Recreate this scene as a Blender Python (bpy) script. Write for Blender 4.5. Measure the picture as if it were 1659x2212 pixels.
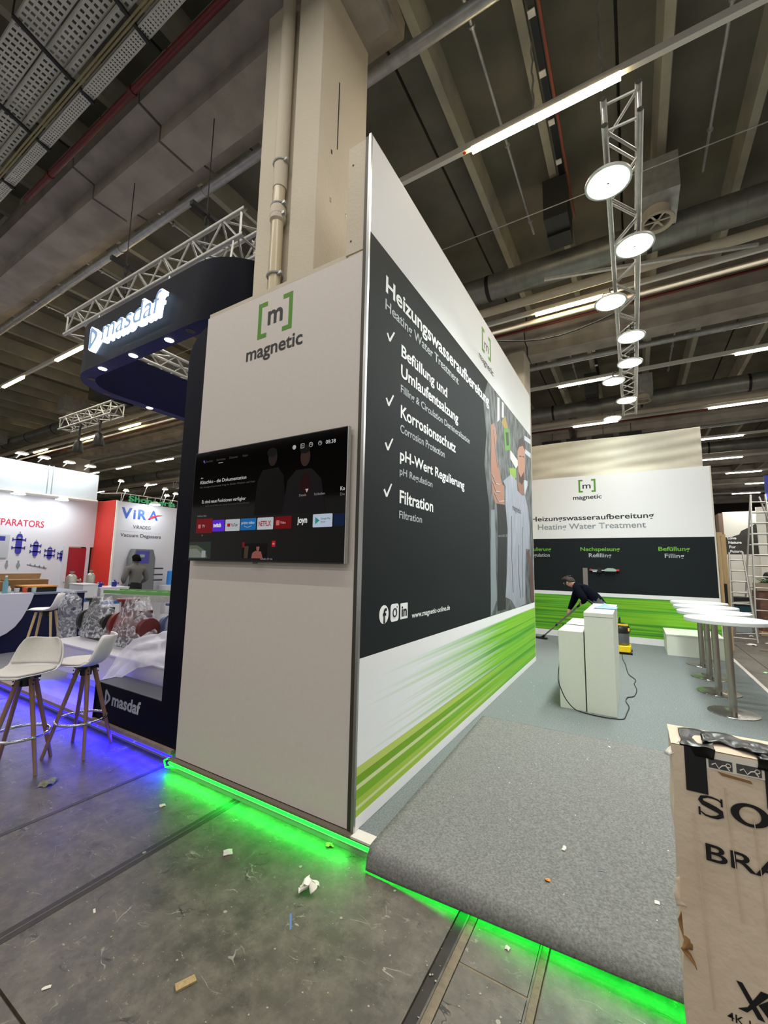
import bpy, math, random
from mathutils import Vector, Matrix
random.seed(7)
PI = math.pi
sc = bpy.context.scene
for o in list(bpy.data.objects): bpy.data.objects.remove(o)
COL = sc.collection

# ---------------------------------------------------------------- camera
cam = bpy.data.cameras.new('camera'); cam_o = bpy.data.objects.new('camera', cam); COL.objects.link(cam_o)
cam.sensor_fit = 'HORIZONTAL'; cam.sensor_width = 36; cam.lens = 898.95*36/1659
cam.clip_start = .05; cam.clip_end = 200
yaw, pit, rol = -0.5388, 0.1226, 0.0194
fw = Vector((math.sin(yaw)*math.cos(pit), math.cos(yaw)*math.cos(pit), math.sin(pit)))
r0 = Vector((math.cos(yaw), -math.sin(yaw), 0)); u0 = r0.cross(fw)
rr = math.cos(rol)*r0+math.sin(rol)*u0; uu = -math.sin(rol)*r0+math.cos(rol)*u0
mw = Matrix((rr, uu, -fw)).transposed().to_4x4(); mw.translation = Vector((1.4972, -2.2295, 1.6817))
cam_o.matrix_world = mw
sc.camera = cam_o

# ---------------------------------------------------------------- world, lights, exposure
w = bpy.data.worlds.new('world'); sc.world = w; w.use_nodes = True
w.node_tree.nodes['Background'].inputs[0].default_value = (.86, .84, .8, 1)
w.node_tree.nodes['Background'].inputs[1].default_value = .60
sc.view_settings.view_transform = 'Standard'; sc.view_settings.look = 'None'
sc.view_settings.exposure = 0.0; sc.view_settings.gamma = 1; sc.view_settings.use_curve_mapping = False

def area(name, loc, sx, sy, power, col=(1, 1, 1), rot=(0, 0, 0), shape='RECTANGLE', spread=PI):
    l = bpy.data.lights.new(name, 'AREA'); l.shape = shape; l.size = sx; l.size_y = sy; l.energy = power; l.color = col; l.spread = spread
    o = bpy.data.objects.new(name, l); COL.objects.link(o); o.location = loc; o.rotation_euler = rot
    return o
RAILY = [2.25+3.96*k for k in range(-3, 9)]
WARM = (1, .86, .66); COOL = (.93, 1, .97)
for k, y in enumerate(RAILY):                      # the hall's strip lights, one long row for each rail
    area('hall_strip_light', (-12, y, 6.80), 44, .06, 430, (1, .955, .89))
for y in (-9.6, -5.7, -1.71):
    area('hall_strip_light', (3, y, 6.8), 14, .06, 90, (1, .955, .89))
DISCS = [(1.46, 1.55), (1.66, 2.5), (1.40, 3.45), (1.62, 4.5), (1.60, 5.4), (1.34, 6.05), (1.53, 7.15), (1.24, 8.2)]
DISCZ = 5.02
DPW = [40, 38, 36, 32, 26, 20, 11, 5]
for (x, y), pw in zip(DISCS, DPW):                  # high-bay lamps under the truss
    area('high_bay_light', (x, y, DISCZ-.012), .32, .32, pw, COOL, shape='DISK', spread=2.15)

# ---------------------------------------------------------------- helpers
def lin(c): return tuple(((v/255+.055)/1.055)**2.4 if v/255 > .04045 else v/255/12.92 for v in c)
MATS = {}
def nt(m):
    t = m.node_tree; return t, t.nodes, t.links
def mat(name, rgb, rough=.6, metal=0., var=0., vscale=4., bump=0., bscale=60., emit=0., ecol=None, alpha=1., trans=0., spec=.5, dark=None, stretch=None):
    """procedural material: sRGB colour, noise mottling towards a darker tone, fine bump"""
    if name in MATS: return MATS[name]
    m = bpy.data.materials.new(name); m.use_nodes = True; t, N, L = nt(m)
    b = N['Principled BSDF']; c = lin(rgb)
    b.inputs['Base Color'].default_value = (*c, 1); b.inputs['Roughness'].default_value = rough
    b.inputs['Metallic'].default_value = metal; b.inputs['Specular IOR Level'].default_value = spec
    if trans: b.inputs['Transmission Weight'].default_value = trans
    if alpha < 1: b.inputs['Alpha'].default_value = alpha
    if emit:
        b.inputs['Emission Color'].default_value = (*(lin(ecol) if ecol else c), 1); b.inputs['Emission Strength'].default_value = emit
    geo = N.new('ShaderNodeNewGeometry'); src = geo.outputs['Position']
    if stretch:
        mp = N.new('ShaderNodeMapping'); mp.inputs['Scale'].default_value = stretch; L.new(src, mp.inputs[0]); src = mp.outputs[0]
    if var:
        n = N.new('ShaderNodeTexNoise'); n.inputs['Scale'].default_value = vscale; n.inputs['Detail'].default_value = 6
        L.new(src, n.inputs['Vector'])
        r = N.new('ShaderNodeValToRGB'); r.color_ramp.elements[0].position = .32; r.color_ramp.elements[1].position = .68
        dk = lin(dark) if dark else tuple(v*(1-var) for v in c)
        r.color_ramp.elements[0].color = (*dk, 1); r.color_ramp.elements[1].color = (*c, 1)
        L.new(n.outputs['Fac'], r.inputs[0]); L.new(r.outputs[0], b.inputs['Base Color'])
    if bump:
        n2 = N.new('ShaderNodeTexNoise'); n2.inputs['Scale'].default_value = bscale; n2.inputs['Detail'].default_value = 3
        L.new(src, n2.inputs['Vector'])
        bp = N.new('ShaderNodeBump'); bp.inputs['Strength'].default_value = bump; bp.inputs['Distance'].default_value = .01
        L.new(n2.outputs['Fac'], bp.inputs['Height']); L.new(bp.outputs[0], b.inputs['Normal'])
    MATS[name] = m
    return m

class MB:
    def __init__(s): s.v = []; s.f = []; s.m = []; s.cur = 0
    def add(s, vs, fs):
        o = len(s.v); s.v += [tuple(v) for v in vs]
        for f in fs: s.f.append(tuple(i+o for i in f)); s.m.append(s.cur)
        return s
    def box(s, x0, x1, y0, y1, z0, z1):
        return s.add([(x0,y0,z0),(x1,y0,z0),(x1,y1,z0),(x0,y1,z0),(x0,y0,z1),(x1,y0,z1),(x1,y1,z1),(x0,y1,z1)],
                     [(3,2,1,0),(4,5,6,7),(0,1,5,4),(1,2,6,5),(2,3,7,6),(3,0,4,7)])
    def bar(s, p, q, w, h, up=(0,0,1)):
        p = Vector(p); q = Vector(q); d = (q-p).normalized(); up = Vector(up)
        if abs(d.dot(up)) > .99: up = Vector((1, 0, 0))
        a = d.cross(up).normalized()*w/2; b = a.cross(d).normalized()*h/2
        vs = [c+i*a+j*b for c in (p, q) for i, j in ((-1,-1),(1,-1),(1,1),(-1,1))]
        return s.add(vs, [(0,1,2,3),(7,6,5,4),(0,4,5,1),(1,5,6,2),(2,6,7,3),(3,7,4,0)])
    def tube(s, p, q, r, r2=None, n=10, cap=True):
        p = Vector(p); q = Vector(q); r2 = r if r2 is None else r2; d = (q-p).normalized()
        a = d.orthogonal().normalized(); b = d.cross(a)
        vs = []
        for c, R in ((p, r), (q, r2)):
            for i in range(n):
                t = 2*PI*i/n; vs.append(c+R*(math.cos(t)*a+math.sin(t)*b))
        fs = [(i, (i+1) % n, n+(i+1) % n, n+i) for i in range(n)]
        if cap: fs += [tuple(range(n))[::-1], tuple(range(n, 2*n))]
        return s.add(vs, fs)
    def path(s, pts, r, n=8, closed=False):
        pts = [Vector(p) for p in pts]; k = len(pts); vs = []; a = None
        for i, p in enumerate(pts):
            if closed: d = (pts[(i+1) % k]-pts[i-1]).normalized()
            else: d = (pts[min(i+1, k-1)]-pts[max(i-1, 0)]).normalized()
            a = d.orthogonal().normalized() if a is None else (a-d*a.dot(d)).normalized()
            b = d.cross(a); R = r[i] if isinstance(r, (list, tuple)) else r
            vs += [p+R*(math.cos(2*PI*j/n)*a+math.sin(2*PI*j/n)*b) for j in range(n)]
        fs = []
        for i in range(k if closed else k-1):
            i2 = (i+1) % k
            fs += [(i*n+j, i*n+(j+1) % n, i2*n+(j+1) % n, i2*n+j) for j in range(n)]
        if not closed: fs += [tuple(range(n))[::-1], tuple(range((k-1)*n, k*n))]
        return s.add(vs, fs)
    def lathe(s, c, prof, n=24, ax='z'):
        vs = []
        for R, h in prof:
            for i in range(n):
                t = 2*PI*i/n; x, y = R*math.cos(t), R*math.sin(t)
                p = (x, y, h) if ax == 'z' else ((h, x, y) if ax == 'x' else (y, h, x))
                vs.append((c[0]+p[0], c[1]+p[1], c[2]+p[2]))
        k = len(prof)
        fs = [(i*n+j, i*n+(j+1) % n, (i+1)*n+(j+1) % n, (i+1)*n+j) for i in range(k-1) for j in range(n)]
        fs += [tuple(range(n))[::-1], tuple(range((k-1)*n, k*n))]
        return s.add(vs, fs)
    def prism(s, pts, ax, a, b):
        """polygon pts extruded from a to b along ax; pts are (y,z) for x, (x,z) for y, (x,y) for z"""
        n = len(pts)
        def P(p, h): return (h, p[0], p[1]) if ax == 'x' else ((p[0], h, p[1]) if ax == 'y' else (p[0], p[1], h))
        vs = [P(p, a) for p in pts]+[P(p, b) for p in pts]
        return s.add(vs, [tuple(range(n)), tuple(range(n, 2*n))[::-1]]+[(i, n+i, n+(i+1) % n, (i+1) % n) for i in range(n)])
    def grid(s, fn, nu, nv, close_v=False):
        vs = [fn(i/nu, j/nv) for i in range(nu+1) for j in range(nv+1)]
        return s.add(vs, [(i*(nv+1)+j, i*(nv+1)+j+1, (i+1)*(nv+1)+j+1, (i+1)*(nv+1)+j) for i in range(nu) for j in range(nv)])

def tag(o, label=None, cat=None, group=None, kind=None):
    if label: o['label'] = label
    if cat: o['category'] = cat
    if group: o['group'] = group
    if kind: o['kind'] = kind
    return o
def root_loc(p):
    l = Vector((0, 0, 0))
    while p is not None: l += p.location; p = p.parent
    return l
def obj(name, mb, mats, parent=None, smooth=True, fix=False, solid=0., sub=0, bevel=0.):
    me = bpy.data.meshes.new(name); off = root_loc(parent)
    me.from_pydata([(v[0]-off.x, v[1]-off.y, v[2]-off.z) for v in mb.v], [], mb.f)
    mats = mats if isinstance(mats, (list, tuple)) else [mats]
    for m in mats: me.materials.append(m)
    if len(mats) > 1: me.polygons.foreach_set('material_index', mb.m)
    if fix:
        import bmesh
        b = bmesh.new(); b.from_mesh(me); bmesh.ops.recalc_face_normals(b, faces=b.faces); b.to_mesh(me); b.free()
    if smooth:
        me.shade_smooth(); me.set_sharp_from_angle(angle=.7)
    o = bpy.data.objects.new(name, me); COL.objects.link(o)
    if parent is not None: o.parent = parent
    if bevel:
        md = o.modifiers.new('bevel', 'BEVEL'); md.width = bevel; md.segments = 2; md.limit_method = 'ANGLE'; md.harden_normals = True
    if solid:
        md = o.modifiers.new('solidify', 'SOLIDIFY'); md.thickness = solid; md.offset = 0
    if sub:
        md = o.modifiers.new('subsurf', 'SUBSURF'); md.levels = sub; md.render_levels = sub
    return o
def thing(name, label, cat, loc=(0, 0, 0), rz=0, group=None):
    o = bpy.data.objects.new(name, None); COL.objects.link(o); o.location = loc; o.rotation_euler = (0, 0, rz); o.empty_display_size = .1
    return tag(o, label, cat, group)
def kids(o): return [c for c in ALLK.get(o.name, [])]
def copy_tree(o, parent=None, chmap=None):
    if chmap is None:
        chmap = {}
        for c in COL.objects:
            if c.parent: chmap.setdefault(c.parent.name, []).append(c)
    c = o.copy(); COL.objects.link(c)
    if parent is not None: c.parent = parent
    for ch in chmap.get(o.name, []): copy_tree(ch, c, chmap)
    return c
def disp(mb, amp, freq, seed=0):
    """irregular offsets for crumpled or worn shapes"""
    from mathutils import noise
    mb.v = [tuple(Vector(v)+amp*Vector((noise.noise(Vector(v)*freq+Vector((seed, 0, 0))), noise.noise(Vector(v)*freq+Vector((0, seed+5, 0))), noise.noise(Vector(v)*freq+Vector((0, 0, seed+9)))))) for v in mb.v]
    return mb

# lettering ------------------------------------------------------
_cap = {}
def text_mesh(body, bold=0., ext=0., spacing=1., shear=0.):
    cu = bpy.data.curves.new('t', 'FONT'); cu.body = body; cu.resolution_u = 4; cu.offset = bold; cu.extrude = ext; cu.space_character = spacing; cu.shear = shear
    cu.fill_mode = 'BOTH'
    to = bpy.data.objects.new('t', cu); me = bpy.data.meshes.new_from_object(to)
    bpy.data.objects.remove(to); bpy.data.curves.remove(cu)
    return me
CAP = max(v.co.y for v in text_mesh('H').vertices)
def text(parent, body, u, base, cap, width, plane, c, m, name='lettering', bold=.012, depth=.0012, center=False, spacing=1., shear=0., label=None):
    """flat lettering. plane 'x': on x=c facing +x, running +y; 'y': on y=c facing -y, running +x. u = left edge, base = baseline z"""
    me = text_mesh(body, bold, 0., spacing, shear)
    if not me.vertices: return None
    xs = [v.co.x for v in me.vertices]; x0, x1 = min(xs), max(xs)
    sy = cap/CAP; sx = width/(x1-x0) if width else sy
    if center: u = u-(x1-x0)*sx/2
    off = root_loc(parent)
    for v in me.vertices:
        a = u+(v.co.x-x0)*sx; z = base+v.co.y*sy
        if plane == 'x': p = Vector((c+depth, a, z))
        elif plane == 'y': p = Vector((a, c-depth, z))
        v.co = p-off
    me.materials.append(m)
    o = bpy.data.objects.new(name, me); COL.objects.link(o); o.parent = parent
    me.name = name
    if label: o['label'] = label
    return o

# ---------------------------------------------------------------- materials
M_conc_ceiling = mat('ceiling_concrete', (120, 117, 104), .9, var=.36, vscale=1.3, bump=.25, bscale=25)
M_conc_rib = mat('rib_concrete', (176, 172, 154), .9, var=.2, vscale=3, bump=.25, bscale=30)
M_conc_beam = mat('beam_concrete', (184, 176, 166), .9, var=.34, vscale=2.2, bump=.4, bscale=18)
M_pillar = mat('pillar_paint', (206, 196, 176), .8, var=.08, vscale=1.5, bump=.3, bscale=45)
M_white = mat('white_laminate', (226, 222, 216), .5, var=.02, vscale=20)
M_panel = mat('panel_white', (212, 204, 197), .55, var=.03, vscale=30, bump=.04, bscale=250)
M_banner_white = mat('banner_white', (228, 228, 230), .7, bump=.05, bscale=400)
M_banner_dark = mat('banner_dark', (22, 28, 31), .7, bump=.05, bscale=400, spec=.2)
M_txt_w = mat('print_white', (236, 238, 238), .6)
M_txt_g = mat('print_grey', (170, 176, 180), .6)
M_txt_dg = mat('print_mid_grey', (132, 140, 146), .6)
M_txt_k = mat('print_black', (16, 18, 22), .5)
M_green = mat('print_green', (78, 138, 22), .6)
M_green2 = mat('print_light_green', (110, 176, 52), .6)
M_alu = mat('aluminium', (190, 190, 190), .3, 1.)
M_alu_dull = mat('dull_aluminium', (206, 206, 200), .42, .6, var=.15, vscale=20)
M_steel = mat('brushed_steel', (176, 170, 160), .28, 1., var=.1, vscale=60, stretch=(1, 1, .05))
M_chrome = mat('chrome', (225, 225, 228), .08, 1.)
M_galv = mat('galvanised_steel', (196, 198, 198), .42, .55, var=.25, vscale=9)
M_duct = mat('duct_steel', (150, 150, 144), .40, .6, var=.3, vscale=3)
M_cream = mat('cream_pipe', (196, 186, 166), .45, var=.06, vscale=6)
M_cream2 = mat('cream_lacquer', (208, 195, 165), .25)
M_redpipe = mat('red_pipe', (100, 30, 26), .45)
M_orange = mat('orange_pipe', (150, 80, 58), .6)
M_black = mat('black_plastic', (18, 18, 19), .45)
M_darkbox = mat('dark_grey_metal', (46, 47, 46), .6)
M_rail = mat('rail_white', (230, 228, 220), .4)
M_lamp_warm = mat('lamp_warm', (255, 240, 205), .4, emit=26, ecol=(255, 226, 170))
M_lamp_neutral = mat('lamp_neutral', (255, 250, 240), .4, emit=18, ecol=(255, 246, 226))
M_lamp_cool = mat('lamp_cool', (240, 255, 250), .4, emit=34, ecol=(238, 255, 246))
M_navy = mat('navy_panel', (8, 10, 24), .5, var=.05, vscale=8, spec=.08)
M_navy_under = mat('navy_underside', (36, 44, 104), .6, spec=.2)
M_navy_counter = mat('navy_counter', (10, 18, 58), .35, spec=.3)
M_wood = mat('beech_wood', (150, 112, 84), .5, var=.2, vscale=30, stretch=(1, 1, .15))
M_wood_pale = mat('pale_ash_wood', (214, 186, 138), .5, var=.12, vscale=30, stretch=(1, 1, .15))
M_shell = mat('shell_plastic', (234, 232, 234), .35)
M_cushion = mat('cushion_fabric', (226, 222, 216), .9, var=.1, vscale=120, bump=.3, bscale=500)
M_card = mat('cardboard', (222, 206, 184), .8, var=.14, vscale=3.5, bump=.35, bscale=22, dark=(204, 186, 162))
M_card_dark = mat('cardboard_brown', (140, 104, 62), .8, var=.15, vscale=8)
M_card_orange = mat('cardboard_orange', (206, 140, 62), .7)
M_tape = mat('glossy_black_tape', (10, 10, 11), .28, bump=.25, bscale=16, spec=.3)
M_edgewood = mat('board_edge', (150, 136, 116), .7)
M_gasket = mat('dark_profile', (74, 70, 62), .4, .5)
M_cable = mat('black_cable', (26, 28, 28), .5)
M_carpet_trim = mat('platform_trim', (206, 200, 190), .5)
M_redwall = mat('red_wall', (196, 42, 28), .55)
M_reddoor = mat('crimson_door', (150, 22, 38), .5)
M_blueprint = mat('print_blue', (48, 46, 150), .5)
M_logo_blue = mat('logo_blue', (44, 84, 178), .5)
M_logo_red = mat('logo_red', (206, 42, 50), .5)
M_redtxt = mat('print_crimson', (188, 38, 66), .5)
M_skin = mat('skin', (205, 160, 135), .55)
M_shirt_navy = mat('navy_shirt', (9, 13, 24), .9, var=.15, vscale=30, spec=.08)
M_jeans = mat('grey_trousers', (72, 78, 84), .85)
M_hair = mat('brown_hair', (44, 29, 20), .7, var=.3, vscale=90)
M_hair_k = mat('black_hair', (9, 8, 8), .9, spec=.1)
M_sweater = mat('grey_sweater', (104, 102, 98), .9, var=.12, vscale=80, bump=.3, bscale=300)
M_trouser_k = mat('black_trousers', (16, 16, 20), .8)
M_green_led = mat('green_led', (20, 255, 60), .4, emit=9, ecol=(8, 255, 28))
M_blue_led = mat('blue_led', (30, 30, 255), .4, emit=9, ecol=(22, 14, 255))
M_yellow = mat('yellow_plastic', (240, 205, 20), .35)
M_ladder_green = mat('green_ladder', (110, 165, 95), .5)
M_paper = mat('paper_scrap', (222, 218, 206), .8)

def concrete_floor(name, base, dk, spec_rough=.42, specks=True):
    m = bpy.data.materials.new(name); m.use_nodes = True; t, N, L = nt(m); b = N['Principled BSDF']
    g = N.new('ShaderNodeNewGeometry')
    def noise(s, d=6, rgh=.6):
        n = N.new('ShaderNodeTexNoise'); n.inputs['Scale'].default_value = s; n.inputs['Detail'].default_value = d; n.inputs['Roughness'].default_value = rgh
        L.new(g.outputs['Position'], n.inputs['Vector']); return n.outputs['Fac']
    def ramp(src, p0, p1, c0=(0, 0, 0, 1), c1=(1, 1, 1, 1)):
        r = N.new('ShaderNodeValToRGB'); r.color_ramp.elements[0].position = p0; r.color_ramp.elements[1].position = p1
        r.color_ramp.elements[0].color = c0; r.color_ramp.elements[1].color = c1; L.new(src, r.inputs[0]); return r.outputs[0]
    def mix(f, a, bb):
        x = N.new('ShaderNodeMix'); x.data_type = 'RGBA'; L.new(f, x.inputs[0])
        for v, i in ((a, 6), (bb, 7)):
            if isinstance(v, tuple): x.inputs[i].default_value = (*v, 1)
            else: L.new(v, x.inputs[i])
        return x.outputs[2]
    c = mix(ramp(noise(1.6), .3, .7), lin(dk), lin(base))
    c = mix(ramp(noise(9, 8, .7), .42, .78), c, tuple(v*1.5 for v in lin(base)))
    c = mix(ramp(noise(4, 8, .75), .56, .72), c, tuple(v*.40 for v in lin(dk)))
    c = mix(ramp(noise(14, 9, .8), .60, .68), c, lin((134, 128, 112)))
    if specks:
        for sc_, thr, colr in ((31, .06, (168, 164, 150)), (75, .10, (160, 156, 142))):
            v = N.new('ShaderNodeTexVoronoi'); v.inputs['Scale'].default_value = sc_; L.new(g.outputs['Position'], v.inputs['Vector'])
            n = N.new('ShaderNodeTexNoise'); n.inputs['Scale'].default_value = sc_*1.3; L.new(g.outputs['Position'], n.inputs['Vector'])
            r2 = ramp(n.outputs['Fac'], .56, .6)
            mm = N.new('ShaderNodeMath'); mm.operation = 'LESS_THAN'; mm.inputs[1].default_value = thr; L.new(v.outputs['Distance'], mm.inputs[0])
            mu = N.new('ShaderNodeMath'); mu.operation = 'MULTIPLY'; L.new(mm.outputs[0], mu.inputs[0]); L.new(r2, mu.inputs[1])
            c = mix(mu.outputs[0], c, lin(colr))
    for sc_, w_, colr, dt in ((1.1, .0035, (150, 146, 134), 5), (2.6, .004, (132, 128, 116), 3), (1.7, .006, (44, 40, 36), 4)):     # scuffs and scratches
        n = N.new('ShaderNodeTexNoise'); n.inputs['Scale'].default_value = sc_; n.inputs['Detail'].default_value = dt; n.inputs['Distortion'].default_value = .6
        mp = N.new('ShaderNodeMapping'); mp.inputs['Location'].default_value = (sc_*7, 3, 0); mp.inputs['Scale'].default_value = (1, 1.8, 1); L.new(g.outputs['Position'], mp.inputs[0]); L.new(mp.outputs[0], n.inputs['Vector'])
        s1 = N.new('ShaderNodeMath'); s1.operation = 'SUBTRACT'; s1.inputs[1].default_value = .5; L.new(n.outputs['Fac'], s1.inputs[0])
        s2 = N.new('ShaderNodeMath'); s2.operation = 'ABSOLUTE'; L.new(s1.outputs[0], s2.inputs[0])
        s3 = N.new('ShaderNodeMath'); s3.operation = 'LESS_THAN'; s3.inputs[1].default_value = w_; L.new(s2.outputs[0], s3.inputs[0])
        s4 = N.new('ShaderNodeMath'); s4.operation = 'MULTIPLY'; L.new(s3.outputs[0], s4.inputs[0]); L.new(ramp(noise(7, 4), .52, .66), s4.inputs[1])
        c = mix(s4.outputs[0], c, lin(colr))
    L.new(c, b.inputs['Base Color'])
    rg = N.new('ShaderNodeMapRange'); L.new(noise(3.2, 6), rg.inputs[0]); rg.inputs[3].default_value = spec_rough-.14; rg.inputs[4].default_value = spec_rough+.2
    L.new(rg.outputs[0], b.inputs['Roughness'])
    bp = N.new('ShaderNodeBump'); bp.inputs['Strength'].default_value = .25; bp.inputs['Distance'].default_value = .004
    L.new(noise(30, 8, .7), bp.inputs['Height']); L.new(bp.outputs[0], b.inputs['Normal'])
    MATS[name] = m
    return m
M_floor = concrete_floor('hall_floor_concrete', (94, 88, 78), (60, 56, 49))
M_seam = mat('seam_metal', (58, 54, 50), .45, .5, var=.3, vscale=12)
M_grout = mat('joint_mortar', (128, 116, 96), .9, var=.3, vscale=25, bump=.5, bscale=60)
def carpet_mat(name, rgb, dk):
    m = mat(name, rgb, .95, var=.2, vscale=90, dark=dk, bump=.6, bscale=420, spec=.1)
    return m
M_carpet = carpet_mat('stand_carpet', (134, 140, 139), (106, 112, 112))
M_carpet2 = carpet_mat('loose_carpet', (142, 142, 138), (108, 108, 105))

# printed green band with horizontal streaks, white at the near end
def band_mat(name, axis, start, length, full_green):
    m = bpy.data.materials.new(name); m.use_nodes = True; t, N, L = nt(m); b = N['Principled BSDF']; b.inputs['Roughness'].default_value = .65
    g = N.new('ShaderNodeNewGeometry'); s = N.new('ShaderNodeSeparateXYZ'); L.new(g.outputs['Position'], s.inputs[0])
    def streak(zs, off, us=.05):
        cb = N.new('ShaderNodeCombineXYZ'); mz = N.new('ShaderNodeMath'); mz.operation = 'MULTIPLY'; mz.inputs[1].default_value = zs; L.new(s.outputs[2], mz.inputs[0])
        mu = N.new('ShaderNodeMath'); mu.operation = 'MULTIPLY'; mu.inputs[1].default_value = us; L.new(s.outputs[axis], mu.inputs[0])
        L.new(mz.outputs[0], cb.inputs[2]); L.new(mu.outputs[0], cb.inputs[0]); cb.inputs[1].default_value = off
        n = N.new('ShaderNodeTexNoise'); n.inputs['Scale'].default_value = 1; n.inputs['Detail'].default_value = 3; L.new(cb.outputs[0], n.inputs['Vector'])
        return n.outputs['Fac']
    def ramp(src, els, interp='LINEAR'):
        r = N.new('ShaderNodeValToRGB'); r.color_ramp.interpolation = interp
        while len(r.color_ramp.elements) < len(els): r.color_ramp.elements.new(.5)
        for e, (p, c) in zip(r.color_ramp.elements, els): e.position = p; e.color = (*lin(c), 1) if len(c) == 3 else c
        L.new(src, r.inputs[0]); return r.outputs[0]
    green = ramp(streak(17, 3, .1), [(.36, (72, 148, 30)), (.47, (98, 178, 44)), (.56, (140, 192, 40)), (.66, (104, 186, 54))])
    if full_green:
        col = ramp(streak(22, 1, .25), [(.38, (58, 128, 22)), (.5, (84, 164, 28)), (.6, (126, 182, 24)), (.7, (84, 166, 34))])
        L.new(col, b.inputs['Base Color']); MATS[name] = m; return m
    # position along the wall plus a streak-dependent shift drives white -> green; the lowest bands are green from the start
    st = streak(21, 7, .02)
    mr = N.new('ShaderNodeMapRange'); L.new(st, mr.inputs[0]); mr.inputs[1].default_value = .3; mr.inputs[2].default_value = .7; mr.inputs[3].default_value = 3.1; mr.inputs[4].default_value = .3; mr.clamp = False
    sub = N.new('ShaderNodeMath'); sub.operation = 'SUBTRACT'; L.new(s.outputs[axis], sub.inputs[0]); L.new(mr.outputs[0], sub.inputs[1])
    dv = N.new('ShaderNodeMapRange'); L.new(sub.outputs[0], dv.inputs[0]); dv.inputs[1].default_value = -1.0; dv.inputs[2].default_value = 1.5
    low = ramp(s.outputs[2], [(0, (1, 1, 1, 1)), (.447, (1, 1, 1, 1)), (.4471, (0, 0, 0, 1)), (1, (0, 0, 0, 1))], 'CONSTANT')
    mx = N.new('ShaderNodeMath'); mx.operation = 'MAXIMUM'; L.new(dv.outputs[0], mx.inputs[0]); L.new(low, mx.inputs[1])
    lowc = ramp(s.outputs[2], [(0, (158, 188, 66)), (.205, (200, 214, 150)), (.225, (160, 190, 70)), (.262, (120, 172, 34)), (.318, (205, 216, 160)), (.347, (112, 160, 22)), (.395, (180, 200, 96))], 'CONSTANT')
    far = N.new('ShaderNodeMapRange'); L.new(s.outputs[axis], far.inputs[0]); far.inputs[1].default_value = .5; far.inputs[2].default_value = 4.2
    m1 = N.new('ShaderNodeMix'); m1.data_type = 'RGBA'; L.new(low, m1.inputs[0]); L.new(green, m1.inputs[6]); L.new(lowc, m1.inputs[7])
    m1b = N.new('ShaderNodeMix'); m1b.data_type = 'RGBA'; L.new(far.outputs[0], m1b.inputs[0]); L.new(m1.outputs[2], m1b.inputs[6]); L.new(green, m1b.inputs[7])
    m2 = N.new('ShaderNodeMix'); m2.data_type = 'RGBA'; L.new(mx.outputs[0], m2.inputs[0]); m2.inputs[6].default_value = (*lin((226, 229, 232)), 1); L.new(m1b.outputs[2], m2.inputs[7])
    L.new(m2.outputs[2], b.inputs['Base Color']); MATS[name] = m
    return m
M_band = band_mat('green_band_print', 1, 0, 5.4, False)
M_band_back = band_mat('green_band_print_back', 0, 0, 3, True)
# grey machine room print behind the man on the banner
def machine_mat():
    m = mat('photo_background', (110, 114, 116), .6, var=.9, vscale=4, stretch=(1, 3.2, 1.1), dark=(14, 18, 20)); return m
M_photo = machine_mat()
def shirt_mat(): return mat('photo_shirt', (150, 154, 166), .6, var=.34, vscale=4, stretch=(1, 5, .8))
M_photo_shirt = shirt_mat()

# ================================================================ SETTING
# floor: concrete slabs between metal-edged service channels
mb = MB(); mb.box(-48, 18, -12, 48, -.12, -.02)
floor = tag(obj('floor', mb, M_grout, smooth=False), kind='structure')
XS = [-48, -30, -20, -12, -8, -5, -3.4, -1.865, -.985, .69, .775, 1.065, 1.10, 3.4, 6, 10, 18]
YS = [-12, -8, -4, -1.40, -.335, 4, 9, 15, 24, 48]
def slab(x0, x1, y0, y1):
    mb = MB(); g = .006; mb.box(x0+g, x1-g, y0+g, y1-g, -.06, 0); obj('slab', mb, M_floor, floor, smooth=False)
for i in range(len(XS)-1):
    x0, x1 = XS[i], XS[i+1]
    if (x0, x1) in ((.69, .775), (1.065, 1.10)): continue
    ys = [-12, -6, 4, 14, 48] if not (.7 < x0 < 1.06) else [-12, -1.7, -.335, 4, 14, 48]
    if -1.9 < x0 < .5: ys = [-12, -1.40, 4, 14, 48]
    for a, b in zip(ys, ys[1:]): slab(x0, x1, a, b)
for x0, x1, mm in ((.69, .735, M_seam), (.738, .775, M_grout), (1.067, 1.098, M_grout)):
    mb = MB(); mb.box(x0, x1, -12, 48, -.04, -.003); obj('channel_strip', mb, mm, floor, smooth=False)
for x in (.736, -1.875, -.985, 1.066):
    mb = MB(); mb.box(x-.004, x+.004, -12, 48, -.02, .0015); obj('channel_edge', mb, mat('worn_edge', (104, 98, 88), .5, .4, var=.5, vscale=14), floor, smooth=False)
mb = MB(); mb.box(.78, 1.064, -.342, -.328, -.04, -.002); obj('channel_strip', mb, M_grout, floor, smooth=False)
for x, hw in ((-1.875, .018), (-.985, .036)):
    mb = MB(); mb.box(x-hw, x+hw, -12, -.02, -.03, .0009); obj('channel_cover', mb, M_seam, floor, smooth=False)

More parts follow.
